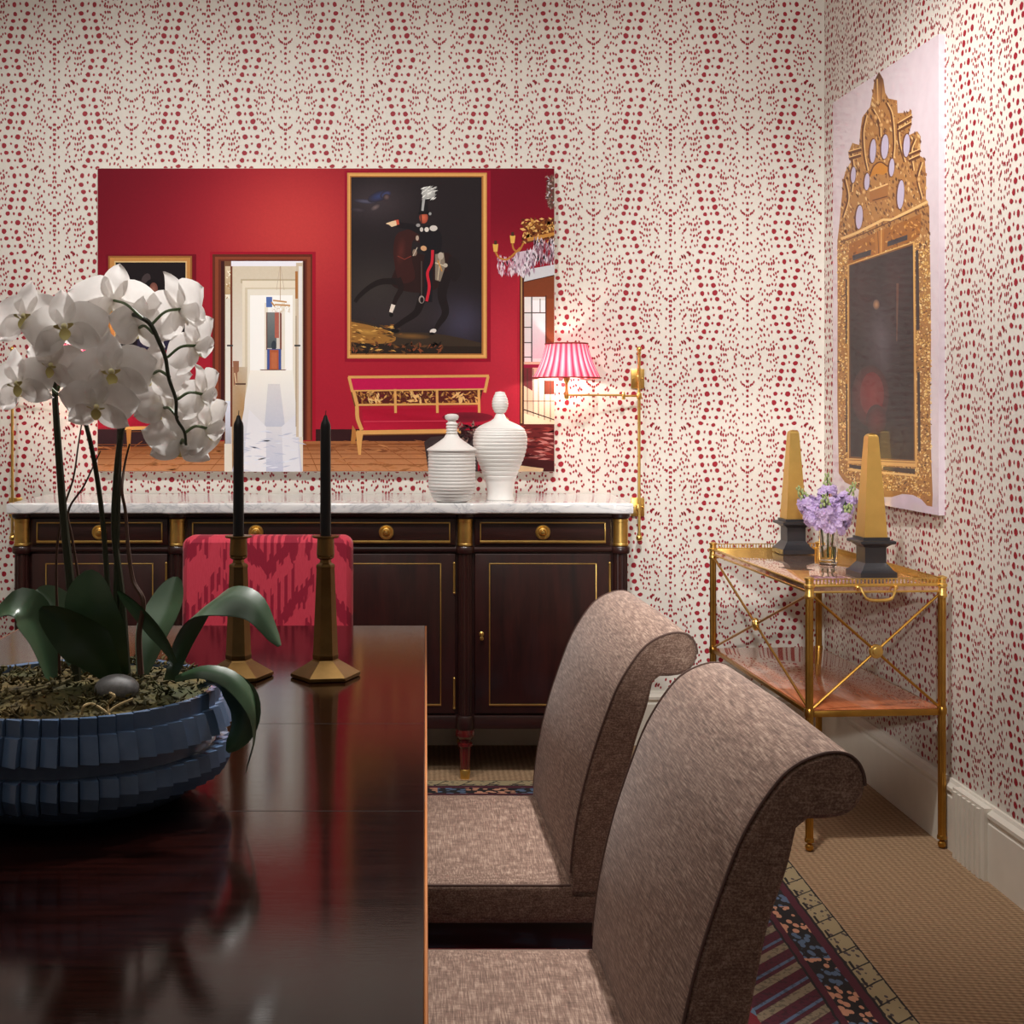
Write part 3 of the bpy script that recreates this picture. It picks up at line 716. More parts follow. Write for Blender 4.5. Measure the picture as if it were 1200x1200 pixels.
# ------------------------------------------------------------------ ribbed white jars on the sideboard
MT = .9712
def ribs(p0, p1, k, d):
    out = []
    for j in range(k):
        for (q, dd) in ((0., -d), (.25, d * .4), (.6, d), (.9, d * .4)):
            u = (j + q) / k; r = p0(u) if callable(p0) else p0
            out.append((r + dd, p1(u)))
    return out
JX, JY = (529.5 - PX) * 4.47 / F, 4.47
jar = thing('ribbed_jar', (JX, JY, MT), 'shorter straight-sided white ribbed jar with a pagoda lid on the marble top', 'jar', 'white ribbed lidded jars')
mb = MB(); z = lambda y: MT + (588 - y) / 331.
mb.lathe([(.05, MT), (.054, MT + .002)] + ribs(lambda u: .058 + .025 * min(1, u / .28) ** .6, lambda u: MT + .004 + u * .176, 15, .0013) + [(.083, z(528)), (.078, z(527.5))], 56, (JX, JY, 0)); mb.build('jar_body', M['ceramic'], jar)
mb = MB(); mb.lathe([(.08, z(528.5)), (.089, z(528)), (.089, z(526.5)), (.066, z(522)), (.044, z(517)), (.028, z(513)), (.021, z(509))] + ribs(.0185, lambda u: z(509) + u * .04, 4, .0025) + [(.015, z(495)), (.014, z(493)), (.022, z(491.5)), (.025, z(489)), (.024, z(487)), (.014, z(485.3)), (.001, z(485))], 40, (JX, JY, 0)); mb.build('jar_lid', M['ceramic'], jar)
JX, JY = (586 - PX) * 4.57 / F, 4.57
jar = thing('ribbed_jar', (JX, JY, MT), 'taller bulbous white ribbed jar with an egg-shaped finial on the marble top', 'jar', 'white ribbed lidded jars')
z = lambda y: MT + (585.5 - y) / 324.5
pts = bez([(.050, 0, 585), (.047, 0, 577), (.052, 0, 566), (.068, 0, 550), (.086, 0, 536), (.0965, 0, 522), (.096, 0, 510), (.086, 0, 502)], 20)
def rad(u):
    k = u * 20; i = min(int(k), 19); return pts[i].x + (pts[i + 1].x - pts[i].x) * (k - i)
def zed(u):
    k = u * 20; i = min(int(k), 19); return z(pts[i].z + (pts[i + 1].z - pts[i].z) * (k - i))
low = [(.048, MT), (.050, MT + .003)] + [(rad(u), zed(u)) for u in (.06, .12, .18, .24, .30)]
mb = MB(); mb.lathe(low + ribs(lambda u: rad(.32 + .68 * u), lambda u: zed(.32 + .68 * u), 14, .0014), 56, (JX, JY, 0)); mb.build('jar_body', M['ceramic'], jar)
egg = ribs(lambda u: .0125 + .0165 * max(0., sin(pi * (.06 + .88 * u) ** .85)), lambda u: z(484) + u * .077, 8, .0009)
mb = MB(); mb.lathe([(.086, z(502)), (.074, z(499)), (.055, z(496)), (.034, z(493)), (.022, z(490)), (.017, z(486)), (.0125, z(484.2))] + egg + [(.006, z(458.7)), (.001, z(458.4))], 44, (JX, JY, 0)); mb.build('jar_lid', M['ceramic'], jar)

# ------------------------------------------------------------------ swing-arm wall lamps
t = NT('pleated_pink_shade'); s = t.sep(t.co()); ang = t.m_('ARCTAN2', s[1], s[0])
q = t.m_('FRACT', t.m_('MULTIPLY', ang, 26 / (2 * pi)))
pk = t.ramp(q, [(0., (186, 44, 84)), (.2, (226, 120, 146)), (.45, (240, 180, 190)), (.7, (226, 120, 146)), (.9, (180, 36, 76))])
t.color(pk); t.set(rough=.8)
tl = t.n.new('ShaderNodeBsdfTranslucent'); t.l.new(pk, tl.inputs[0]); ms = t.n.new('ShaderNodeMixShader'); ms.inputs[0].default_value = .3
t.l.new(t.b.outputs[0], ms.inputs[1]); t.l.new(tl.outputs[0], ms.inputs[2]); t.l.new(ms.outputs[0], t.n['Material Output'].inputs[0])
M['shade'] = t.m
M['shade_trim'] = simple('shade_trim', (150, 44, 40), .7)
t = NT('lit_bulb'); t.color((255, 240, 220)); t.b.inputs['Emission Color'].default_value = (1, .82, .6, 1); t.b.inputs['Emission Strength'].default_value = 6.; M['bulb'] = t.m
def sconce(rx, sx, label):
    """rx rod X, sx shade X (arm runs along the wall)"""
    yr, ya = 4.868, 4.80
    r = thing('wall_lamp', (rx, YB, 1.0), label, 'lamp', 'brass swing-arm wall lamps')
    zt, zb = CAMZ - (408 - PY) / 304.5, CAMZ - (632 - PY) / 304.5
    m = MB(); m.lathe([(.0055, zb + .02), (.0055, zt - .02)], 14, (rx, yr, 0)); m.lathe([(.0075, zt - .022), (.0075, zt - .014)], 14, (rx, yr, 0)); m.ball((rx, yr, zt - .004), .0105, 14, 10); m.ball((rx, yr, zb + .006), .0125, 14, 10); m.lathe([(.008, zb + .016), (.008, zb + .024)], 14, (rx, yr, 0)); m.build('rod', M['brass'], r)
    for (ya_, yb_) in ((432, 455), (584, 606)):
        za, zc = CAMZ - (yb_ - PY) / 304.5, CAMZ - (ya_ - PY) / 304.5
        m = MB(); m.box(rx - .026, rx + .026, YB - .010, YB - .0006, za, zc, .003); m.box(rx - .008, rx + .008, yr - .004, YB - .008, (za + zc) / 2 - .012, (za + zc) / 2 + .012, .002)
        for s in (-1, 1):
            m.ball((rx + s * .018, YB - .011, (za + zc) / 2), .004, 8, 6)
        m.build('bracket', M['brass'], r)
    zarm = CAMZ - (464 - PY) / 306.; mid = rx + (sx - rx) * .22
    m = MB(); m.lathe([(.009, zarm - .012), (.010, zarm - .008), (.010, zarm + .008), (.009, zarm + .012)], 16, (rx, yr, 0))
    m.tube([(rx, yr, zarm), (rx + (mid - rx) * .5, yr - .012, zarm), (mid, yr - .02, zarm)], .0042, 10); m.lathe([(.009, zarm - .014), (.006, zarm - .01), (.008, zarm), (.006, zarm + .01), (.004, zarm + .016)], 14, (mid, yr - .02, 0))
    m.tube([(mid, yr - .02, zarm + .003), (sx, ya, zarm + .003)], .004, 10); m.build('swing_arm', M['brass'], r)
    sb_, st = CAMZ - (443 - PY) / 309., CAMZ - (403 - PY) / 309.
    m = MB(); m.lathe([(.004, zarm - .014), (.009, zarm - .008), (.009, zarm + .008), (.0055, zarm + .014), (.0055, sb_ - .02), (.010, sb_ - .014), (.012, sb_), (.012, sb_ + .03), (.009, sb_ + .034)], 16, (sx, ya, 0)); m.build('lamp_socket', M['brass'], r)
    m = MB(); m.ball((sx, ya, sb_ + .062), .019, 14, 10, sq=(1, 1, 1.35)); m.build('bulb', M['bulb'], r)
    m = MB(); np_ = 104
    r0, r1 = 39 / 309., 24 / 309.
    vs = [];
    for j in range(7):
        u = j / 6; rr_ = r0 + (r1 - r0) * u - .006 * sin(pi * u)
        for i in range(np_):
            a = 2 * pi * i / np_; q_ = rr_ * (1 + .022 * cos(26 * a)); vs.append((sx + q_ * cos(a), ya + q_ * sin(a), sb_ + (st - sb_) * u))
    m.add(vs, [(j * np_ + i, j * np_ + (i + 1) % np_, (j + 1) * np_ + (i + 1) % np_, (j + 1) * np_ + i) for j in range(6) for i in range(np_)])
    # the shade's own origin is the lamp axis so its stripes turn about it
    sh = m.build('lamp_shade', M['shade'], r); sh.data.transform(Matrix.Translation((-(sx - rx), -(ya - YB), 0))); sh.location = (sx - rx, ya - YB, 0); ROOT[sh.name] = Matrix.Translation((sx, ya, 1.0))
    m = MB()
    for (rad_, z_) in ((r0 * 1.02, sb_), (r1 * 1.03, st)): m.tube([(sx + rad_ * cos(2 * pi * k / 48), ya + rad_ * sin(2 * pi * k / 48), z_) for k in range(49)], .0032, 6)
    m.build('shade_trim', M['shade_trim'], sh)
    l = bpy.data.lights.new('lamp_bulb_light', 'POINT'); l.energy = 6.5; l.color = (1, .9, .77); l.shadow_soft_size = .02
    o = bpy.data.objects.new('lamp_bulb_light', l); COL.objects.link(o); o.location = (sx, ya, sb_ + .03)
    return r
rx_ = (749 - PX) * 4.868 / F; sx_ = (664 - PX) * 4.80 / F
sconce(rx_, sx_, 'right-hand brass swing-arm wall lamp with pink pleated shade, beside the white jars')
xm = (382 - PX) / 304.
sconce(2 * xm - rx_, 2 * xm - sx_, 'left-hand brass swing-arm wall lamp with pink pleated shade, behind the orchids')

# ------------------------------------------------------------------ candlesticks and candles
SY, SS = 2.60, F / 2.60
def candlestick(x, label, clabel):
    o = thing('candlestick', (x, SY, TZ), label, 'candlestick', 'bronze hexagonal candlesticks', radians(8))
    m = MB(); hexa = lambda P: m.lathe(P, 6, (x, SY, 0), phase=radians(8))
    hexa([(.068, TZ + .0002), (.0715, TZ + .002), (.0715, TZ + .008), (.068, TZ + .0105), (.029, TZ + .0335), (.027, TZ + .036)])
    m.build('base', M['bronze'], o, sharp=15)
    m = MB(); m.lathe([(.025, TZ + .035), (.0265, TZ + .040), (.0265, TZ + .046), (.0255, TZ + .049), (.0185, TZ + .222), (.0195, TZ + .226), (.0185, TZ + .230), (.012, TZ + .234), (.011, TZ + .240), (.0175, TZ + .244), (.0175, TZ + .248)], 6, (x, SY, 0), phase=radians(8)); m.build('column', M['bronze'], o, sharp=15)
    m = MB(); m.lathe([(.0165, TZ + .247), (.0185, TZ + .250), (.0172, TZ + .281), (.0172, TZ + .284), (.026, TZ + .2855), (.0275, TZ + .287), (.0275, TZ + .2895), (.0125, TZ + .2895), (.0118, TZ + .268), (.001, TZ + .268)], 24, (x, SY, 0)); m.build('candle_cup', M['bronze'], o)
    z0 = TZ + .2685
    c = thing('taper_candle', (x, SY, z0), clabel, 'candle', 'black taper candles')
    m = MB(); m.lathe([(.0105, z0), (.0112, z0 + .03), (.0106, z0 + .245), (.0095, z0 + .252), (.006, z0 + .2585), (.003, z0 + .268)], 20, (x, SY, 0)); m.build('wax', M['black_wax'], c)
    m = MB(); m.tube([(x, SY, z0 + .266), (x + .0008, SY, z0 + .278)], .0009, 6); m.build('wick', M['wick'], c)
candlestick((279.5 - PX) / SS, 'left-hand bronze hexagonal candlestick, beside the orchid leaves', 'black taper candle in the left-hand candlestick, beside the orchids')
candlestick((381.5 - PX) / SS, 'right-hand bronze hexagonal candlestick, nearer the right edge of the table', 'black taper candle in the right-hand candlestick, nearer the red bench picture')

# ------------------------------------------------------------------ planter bowl with moss
BX, BY = -.499, 1.80
N_ = 54
bp = thing('planter_bowl', (BX, BY, TZ), 'wide slate blue glazed bowl with ribbed tile-like sides holding the orchids', 'bowl')
t = NT('slate_glaze'); n = t.noise(t.co(), 30., 3.)
t.color(t.mix(n, (66, 88, 120), (98, 122, 154))); t.set(rough=.24, coat=.6, coatr=.1); M['dark_glazed'] = t.m
mb = MB()
prof = [(.13, TZ + .0005), (.146, TZ + .003), (.168, TZ + .014), (.188, TZ + .028), (.199, TZ + .036), (.206, TZ + .038), (.214, TZ + .056), (.211, TZ + .078), (.199, TZ + .080), (.199, TZ + .097), (.215, TZ + .100), (.211, TZ + .116), (.206, TZ + .134), (.2015, TZ + .1345), (.2015, TZ + .156), (.198, TZ + .157), (.193, TZ + .155), (.19, TZ + .10), (.001, TZ + .095)]
tier = {5: .045, 6: .055, 7: .05, 10: .05, 11: .05, 12: .04, 13: .028, 14: .028}
da = 2 * pi / N_
mb.lathe(prof, N_ * 3, (BX, BY, 0), rmod=lambda i, j: 1 + tier.get(j, 0.) * (-.9, -.35, .6)[i % 3], angs=[(k // 3) * da + (0., .07, .96)[k % 3] * da for k in range(3 * N_)])
mb.build('bowl_body', M['dark_glazed'], bp, sharp=22)
t = NT('moss'); n = t.noise(t.co(), 40., 5., .7); n2 = t.noise(t.co(), 9., 2.)
t.color(t.mix(t.m_('MULTIPLY_ADD', n2, 2.4, -.7), t.ramp(n, [(.3, (44, 36, 18)), (.6, (112, 90, 44)), (.8, (176, 150, 84))]), t.ramp(n, [(.3, (26, 30, 14)), (.7, (66, 70, 30))])))
t.set(rough=.95); M['moss'] = t.m
rm = random.Random(8); mb = MB()
mb.grid(lambda u, v: (BX + .188 * max(.001, v) * cos(2 * pi * u), BY + .188 * max(.001, v) * sin(2 * pi * u), TZ + .148 + .016 * (1 - v * v)), 40, 8)
for k in range(1500):
    a, q = rm.random() * 6.283, sqrt(rm.random()) * .185
    c = (BX + q * cos(a), BY + q * sin(a), TZ + .151 + .014 * (1 - (q / .186) ** 2) + rm.uniform(-.002, .007) + .008 * sin(a * 3 + q * 30))
    dx = Vector((rm.gauss(0, 1), rm.gauss(0, 1), rm.uniform(.1, 1.))).normalized() * rm.uniform(.006, .014)
    w_ = dx.orthogonal().normalized() * rm.uniform(.0016, .0035); w2 = dx.cross(w_).normalized() * rm.uniform(.0015, .003); c = Vector(c)
    mb.add([tuple(c - dx * .3), tuple(c + w_), tuple(c + w2), tuple(c - w_), tuple(c - w2), tuple(c + dx)], [(0, 2, 1), (0, 3, 2), (0, 4, 3), (0, 1, 4), (5, 1, 2), (5, 2, 3), (5, 3, 4), (5, 4, 1)])
tag(mb.build('moss', M['moss'], origin=(BX, BY, TZ + .15), sharp=60), 'brown and green moss filling the blue bowl around the orchids', 'moss', None, 'stuff')
t = NT('river_stone'); n = t.noise(t.co(), 160., 4., .7); t.color(t.mix(n, (74, 74, 76), (150, 150, 150))); t.set(rough=.6); M['stone'] = t.m
c = W(137, 803, 1.70); mb = MB(); mb.ball((c.x, c.y, c.z - .004), .030, 24, 14, sq=(1, .8, .62)); tag(mb.build('river_stone', M['stone'], origin=(c.x, c.y, c.z - .015)), 'grey speckled round stone lying on the moss in the blue bowl', 'stone')
M['raffia'] = simple('pale_raffia', (170, 146, 100), .8)
mb = MB(); Yr = 1.637
mb.tube([tuple(p) for p in bez([W(96, 838, Yr), W(98, 828, Yr), W(108, 825, Yr + .01), W(122, 833, Yr), W(128, 838, Yr), W(126, 826, Yr + .015), W(134, 816, Yr + .01), W(129, 812, Yr + .02)], 40)], .0018, 6)
mb.tube([tuple(p) for p in bez([W(124, 838, Yr), W(136, 828, Yr + .01), W(156, 819, Yr + .02)], 16)], .0018, 6)
tag(mb.build('raffia_tie', M['raffia'], origin=tuple(W(124, 838, Yr))), 'loose loop of pale raffia on the moss at the front rim of the blue bowl', 'raffia')

# ------------------------------------------------------------------ orchids
t = NT('orchid_leaf'); n = t.noise(t.co(), 14., 3.); t.color(t.mix(n, (38, 62, 40), (66, 94, 64))); t.set(rough=.36, coat=.25, coatr=.3); M['leaf'] = t.m
def petal(mb, R, c, ang, L, hw, lift, cup, pw=.75):
    def fn(u, v):
        w_ = hw * max(0., sin(pi * min(1., (v * .97 + .03)) ** pw)) ** .8 * (2 * u - 1)
        r = L * v; x0 = r * cos(ang) - w_ * sin(ang); y0 = r * sin(ang) + w_ * cos(ang)
        z0 = lift * v * v * L + cup * ((2 * u - 1) ** 2) * hw * sin(pi * v) + .002 * sin(9 * v + 5 * u)
        return tuple(c + R @ Vector((x0, y0, z0)))
    mb.grid(fn, 8, 9)
def flower(par, c, face, size, roll=0.):
    z = Vector(face).normalized(); x = Vector((0, 0, 1)).cross(z); x = x.normalized(); y = z.cross(x)
    R = Matrix((x, y, z)).transposed() @ Matrix.Rotation(roll, 3, 'Z'); c = Vector(c); s = size
    mb = MB()
    for a in (pi / 2, pi * 7 / 6 + .08, -pi / 6 - .08): petal(mb, R, c - z * .003, a, s * .47, s * .155, -.15, .35, .9)
    for a in (.16, pi - .16): petal(mb, R, c + z * .001, a, s * .53, s * .27, -.25, -.22, .82)
    f = mb.build('flower', M['petal'], par, sharp=80)
    mb = MB(); q = s * .085
    for sg in (-1, 1):
        mb.grid(lambda u, v: tuple(c + R @ Vector((sg * (q * .25 + q * 1.1 * sin(pi * v * .6) * (.35 + .65 * u)), -q * .2 + q * .7 * (v - .3), q * (.5 + 1.0 * v * (1 - .4 * u))))), 4, 5)
    mb.grid(lambda u, v: tuple(c + R @ Vector((q * .8 * (2 * u - 1) * sin(pi * (.12 + .8 * v)), -q * .2 - q * 1.7 * v, q * (.8 - .5 * v + .6 * v * v)))), 5, 6)
    lp = mb.build('lip', M['lip'], f, sharp=80)
    mb = MB(); mb.ball(tuple(c + R @ Vector((0, q * .1, q * .55))), q * .42, 10, 8); mb.build('column_tip', M['cap'], f)
def leaf(par, pts, wid, side, fold=.25, n=18, side2=None):
    P = bez(pts, n); mb = MB(); s0 = Vector(side); s1 = Vector(side2) if side2 else s0
    def fn(u, v):
        k = v * n; i = min(int(k), n - 1); p = P[i].lerp(P[i + 1], k - i); tg = (P[min(i + 1, n)] - P[max(i - 1, 0)]).normalized()
        side = s0.lerp(s1, v); sd = (side - tg * side.dot(tg)).normalized(); nm = sd.cross(tg)
        w_ = wid * (sin(pi * (.10 + .895 * v)) ** .5) * (.55 + .45 * min(1, v * 2.2)); q = 2 * u - 1
        return tuple(p + sd * (w_ * q) + nm * (fold * w_ * abs(q) ** 1.4))
    mb.grid(fn, 8, n); o = len(mb.v)
    mb.grid(lambda u, v: tuple(Vector(fn(u, v)) - Vector((0, 0, .0012))), 8, n, flip=True)
    return mb.build('leaf', M['leaf'], par, sharp=80)
OY = 1.80
def Q(x, y, dy=0.): return W(x, y, OY + dy)
# right-hand plant: arching spray seen mostly from behind
pr = thing('orchid', tuple(Q(148, 800)), 'right-hand white orchid with a spray arching right and drooping towards the candlestick', 'orchid', 'white moth orchids in the blue bowl')
spray = bez([Q(150, 800), Q(143, 700), Q(134, 620, .01), Q(138, 540, .02), Q(147, 470, .03), Q(147, 405, .02), Q(146, 378, .02), Q(156, 369, .0), Q(167, 373, -.04), Q(177, 381, -.045), Q(188, 404, -.045), Q(194, 420, -.045), Q(198, 444, -.045), Q(206, 468, -.045), Q(207, 490, -.045), Q(216, 506, -.045), Q(218, 522, -.045)], 110)
mb = MB(); mb.tube([tuple(p) for p in spray], [.0052 - .0034 * k / 110 for k in range(111)], 8); sp = mb.build('flower_spike', M['dark_stem'], pr)
FB = [((133, 352), (167, 373), (-.25, .75, .35), .125, .1, .0), ((212, 362), (178, 380), (.5, .8, .1), .120, -.3, -.01), ((163, 384), (180, 391), (-.5, .75, -.1), .095, .1, .0), ((230, 405), (196, 419), (.6, .7, -.15), .105, -.5, -.02),
      ((179, 438), (199, 442), (-.55, .75, -.1), .105, .2, .0), ((238, 462), (208, 468), (.65, .65, -.2), .098, -.4, -.01), ((192, 478), (208, 489), (-.45, .75, -.3), .110, .3, .01), ((243, 502), (217, 507), (.6, .7, -.3), .105, -.5, .0), ((212, 520), (218, 520), (-.2, .75, -.5), .108, .1, .005)]
mbp = MB()
for (c, node, fc, s, roll, dy) in FB:
    cc = Q(c[0], c[1], dy); nd = Q(node[0], node[1], -.045)
    mbp.tube([tuple(p) for p in bez([nd, nd.lerp(cc, .5) + Vector((0, -.008, .006)), cc], 10)], .0021, 6)
    flower(pr, cc, fc, s, roll)
mbp.build('pedicels', M['stem'], pr)
mb = MB(); mb.tube([tuple(Q(139, 795)), tuple(Q(136, 690)), tuple(Q(142, 440, .04))], .004, 7); mb.build('stake', M['dark_stem'], pr)
mb = MB(); mb.tube([tuple(p) for p in bez([Q(165, 790, -.05), Q(163, 745, -.05), Q(168, 705, -.05), Q(156, 680, -.04), Q(150, 640, -.03), Q(147, 600, -.02), Q(143, 575, -.02), Q(146, 545), Q(152, 520)], 60)], [.0045 - .0032 * k / 60 for k in range(61)], 6); mb.build('curly_twig', M['twig'], pr)
leaf(pr, [Q(168, 790, .02), Q(180, 745, .05), Q(196, 708, .09), Q(206, 676, .12)], .031, (1, -.2, .15))
leaf(pr, [Q(198, 796, -.04), Q(216, 745, -.05), Q(238, 712, -.06), Q(268, 700, -.07), Q(300, 712, -.08), Q(328, 756, -.09)], .029, (.75, .6, -.1), .22, 24, (-.15, .55, .85))
leaf(pr, [Q(206, 776, -.06), Q(190, 748, -.06), Q(165, 718, -.05), Q(138, 692, -.04)], .013, (.7, -.5, .6), .3)
leaf(pr, [Q(205, 795, -.05), Q(238, 786, -.06), Q(272, 796, -.06), Q(296, 826, -.06), Q(300, 862, -.05), Q(288, 906, -.04)], .016, (.1, .7, .7), .2)
leaf(pr, [Q(232, 806, -.04), Q(262, 800, -.04), Q(284, 822, -.045), Q(284, 852, -.05), Q(266, 880, -.05)], .024, (.85, -.2, .35), .2)
# left-hand plant: flowers facing the camera
pl_ = thing('orchid', tuple(Q(88, 800)), 'left-hand white orchid with flowers facing the camera at the left edge of the photo', 'orchid', 'white moth orchids in the blue bowl')
for k, path in enumerate(([Q(90, 800), Q(84, 700), Q(75, 610), Q(68, 520), Q(64, 450), Q(66, 400, -.02)], [Q(128, 800), Q(126, 690), Q(118, 590), Q(104, 510, -.02), Q(88, 465, -.02), Q(70, 440, -.03)])):
    mb = MB(); mb.tube([tuple(p) for p in bez(path, 40)], [.0075 - .004 * j / 40 for j in range(41)] if k == 0 else [.0045 - .002 * j / 40 for j in range(41)], 8); mb.build('flower_spike', M['dark_stem'], pl_)
FA = [((76, 384), (.1, -1, .1), .120, .15, -.05), ((62, 428), (-.4, -1, -.2), .105, -.2, -.04), ((131, 436), (.1, -1, -.05), .118, .1, -.07), ((114, 476), (0., -1, -.35), .108, -.1, -.075), ((104, 388), (.4, .8, .1), .095, .3, .0), ((30, 372), (-.2, -1, .1), .115, .0, -.03), ((22, 450), (-.3, -1, -.1), .11, .2, -.03)]
mbp = MB()
for (c, fc, s, roll, dy) in FA:
    cc = Q(c[0], c[1], dy); back = cc - Vector(fc).normalized() * .025
    near = Q(68 if c[0] < 100 else 92, min(462, c[1] + 30), -.02)
    mbp.tube([tuple(p) for p in bez([near, near.lerp(back, .6) + Vector((0, .01, .008)), back, cc], 12)], .0021, 6); flower(pl_, cc, fc, s, roll)
mbp.build('pedicels', M['stem'], pl_)
leaf(pl_, [Q(142, 792), Q(124, 745, -.02), Q(108, 705, -.03), Q(104, 668, -.02)], .043, (1, -.25, .1))
leaf(pl_, [Q(136, 796, -.03), Q(110, 762, -.06), Q(84, 738, -.09), Q(48, 712, -.11)], .034, (.5, -.2, .8))
leaf(pl_, [Q(60, 796, -.02), Q(44, 740, -.02), Q(22, 712, -.03), Q(-16, 730, -.04)], .034, (.3, .8, .5))
leaf(pl_, [Q(96, 790, .03), Q(80, 740, .06), Q(66, 712, .09), Q(44, 690, .12)], .030, (1, -.1, .3))
for pts in ([(112, 800), (86, 640), (80, 600), (98, 570), (110, 545), (118, 528)], [(70, 790), (66, 660), (74, 600), (86, 560), (92, 520), (100, 470)]):
    mb = MB(); mb.tube([tuple(p) for p in bez([Q(x, y, .02) for x, y in pts], 40)], [.0022 - .0013 * j / 40 for j in range(41)], 6); mb.build('curly_twig', M['twig'], pl_)
# ------------------------------------------------------------------ printed pictures (flat prints on panels)
class Art(MB):
    def __init__(self, mp): super().__init__(); self.mp = mp; self.k = 0; self.r = random.Random(21)
    def _c(self, c): return lin(c)
    def poly(self, pts, col, same=False):
        if not same: self.k += 1
        off = .0001 + self.k * 3e-6
        cols = col if isinstance(col, list) else [col] * len(pts)
        # orientation is kept by the mapper; concave outlines are cut into triangles
        vs = [self.mp(x, y, off) for x, y in pts]
        if len(pts) <= 4: fs = [tuple(range(len(pts)))]
        else:
            from mathutils.geometry import tessellate_polygon
            fs = [tuple(t) for t in tessellate_polygon([[Vector((x, y, 0)) for x, y in pts]])]
        self.add(vs, fs)
        for f in fs:
            for i in f: self.ink.append(lin(cols[i]))
        return self
    def rect(self, x0, y0, x1, y1, col, **k):
        if isinstance(col, list): col = [col[0], col[1], col[2], col[3]]
        return self.poly([(x0, y0), (x1, y0), (x1, y1), (x0, y1)], col, **k)
    def grad(self, x0, y0, x1, y1, top, bot, **k): return self.rect(x0, y0, x1, y1, [top, top, bot, bot], **k)
    def field(self, x0, y0, x1, y1, nx, ny, fn):
        self.k += 1; off = .0001 + self.k * 3e-6
        P = lambda i, j: (x0 + (x1 - x0) * i / nx, y0 + (y1 - y0) * j / ny)
        o = len(self.v)
        self.v += [tuple(self.mp(*P(i, j), off)) for j in range(ny + 1) for i in range(nx + 1)]
        for j in range(ny):
            for i in range(nx):
                a = j * (nx + 1) + i
                q = [(i, j), (i + 1, j), (i + 1, j + 1), (i, j + 1)]
                self.f.append((o + a, o + a + 1, o + a + nx + 2, o + a + nx + 1)); self.mi.append(0)
                for (ii, jj) in q: self.ink.append(lin(tuple(min(255, max(0, c)) for c in fn(*P(ii, jj)))))
    def ell(self, cx, cy, rx, ry, col, n=18, rot=0., rim=None, **k):
        pts = []
        for i in range(n):
            a = 2 * pi * i / n; x, y = rx * cos(a), ry * sin(a); pts.append((cx + x * cos(rot) - y * sin(rot), cy + x * sin(rot) + y * cos(rot)))
        if rim is None: return self.poly(pts, col, **k)
        self.k += 1; off = .0001 + self.k * 3e-6
        self.add([self.mp(cx, cy, off)] + [self.mp(x, y, off) for x, y in pts], [(0, 1 + i, 1 + (i + 1) % n) for i in range(n)])
        for i in range(n): self.ink += [lin(col), lin(rim), lin(rim)]
        return self
    def line(self, pts, w, col, w2=None, same=False):
        w2 = w if w2 is None else w2
        P = [Vector((p[0], p[1])) for p in pts]; n = len(P); L, R = [], []
        for i, p in enumerate(P):
            d = P[min(i + 1, n - 1)] - P[max(i - 1, 0)]; d = d.normalized(); nn = Vector((-d.y, d.x)); ww = (w + (w2 - w) * i / max(1, n - 1)) / 2
            L.append(tuple(p + nn * ww)); R.append(tuple(p - nn * ww))
        if not same: self.k += 1
        for i in range(n - 1):
            c = col
            self.poly([R[i], R[i + 1], L[i + 1], L[i]], c, same=True)
        return self
    def soft(self, pts, n=6):
        return [(p.x, p.y) for p in bez([(x, y, 0) for x, y in pts] , n * (len(pts) - 1))]
    def spray(self, x0, y0, x1, y1, n, cols, r0, r1, inside=None, asp=2.2, layers=3, ang=None):
        for q in range(layers):
            self.k += 1
            for i in range(n // layers):
                x, y = self.r.uniform(x0, x1), self.r.uniform(y0, y1)
                if inside and not inside(x, y): continue
                r = self.r.uniform(r0, r1); a = self.r.uniform(0, pi) if ang is None else ang + self.r.uniform(-.3, .3); c = self.r.choice(cols)
                ca, sa = cos(a), sin(a); b = r / asp
                self.poly([(x + r * ca, y + r * sa), (x + b * -sa, y + b * ca), (x - r * ca, y - r * sa), (x + b * sa, y - b * ca)], c, same=True)
def inpoly(P):
    def f(x, y):
        c = False; n = len(P)
        for i in range(n):
            (x1, y1), (x2, y2) = P[i], P[i - 1]
            if (y1 > y) != (y2 > y) and x < (x2 - x1) * (y - y1) / (y2 - y1) + x1: c = not c
        return c
    return f
def mixc(a, b, t): return tuple(p + (q - p) * t for p, q in zip(a, b))

YP = 4.872
pp = thing('picture_panel', (W(382, 553, YP).x, YP + .018, W(382, 553, YP).z), 'large frameless print of a red palace room with a rider portrait, above the sideboard', 'picture')
mb = MB(); a, b = W(114, 197, YP), W(650, 553, YP)
mb.box(a.x, b.x, YP, YB - .0008, b.z, a.z, .001); mb.build('panel', M['trim'], pp)
cl_ = lambda v, a, b: min(b, max(a, v))
A = Art(lambda x, y, o: (W(cl_(x, 114.4, 649.6), 0, YP).x, YP - o, W(0, cl_(y, 197.4, 552.6), YP).z))
def redwall(x, y):
    t_ = min(1, max(0, (y - 200) / 230)); base = mixc((112, 1, 26), (164, 24, 46), t_)
    edge = min(1, max(0, (x - 114) / 150)); base = mixc(mixc((100, 1, 24), base, .35 + .4 * t_), base, edge)
    w1 = math.exp(-((x - 345) / 120) ** 2 - ((y - 270) / 120) ** 2); base = mixc(base, (196, 62, 60), w1 * .95)
    w2 = math.exp(-((x - 590) / 60) ** 2 - ((y - 400) / 90) ** 2); base = mixc(base, (186, 44, 62), w2 * .9)
    w3 = math.exp(-((x - 580) / 70) ** 2 - ((y - 225) / 45) ** 2); base = mixc(base, (116, 1, 30), w3 * .8)
    return base
A.field(114, 197, 650, 553, 40, 28, redwall)
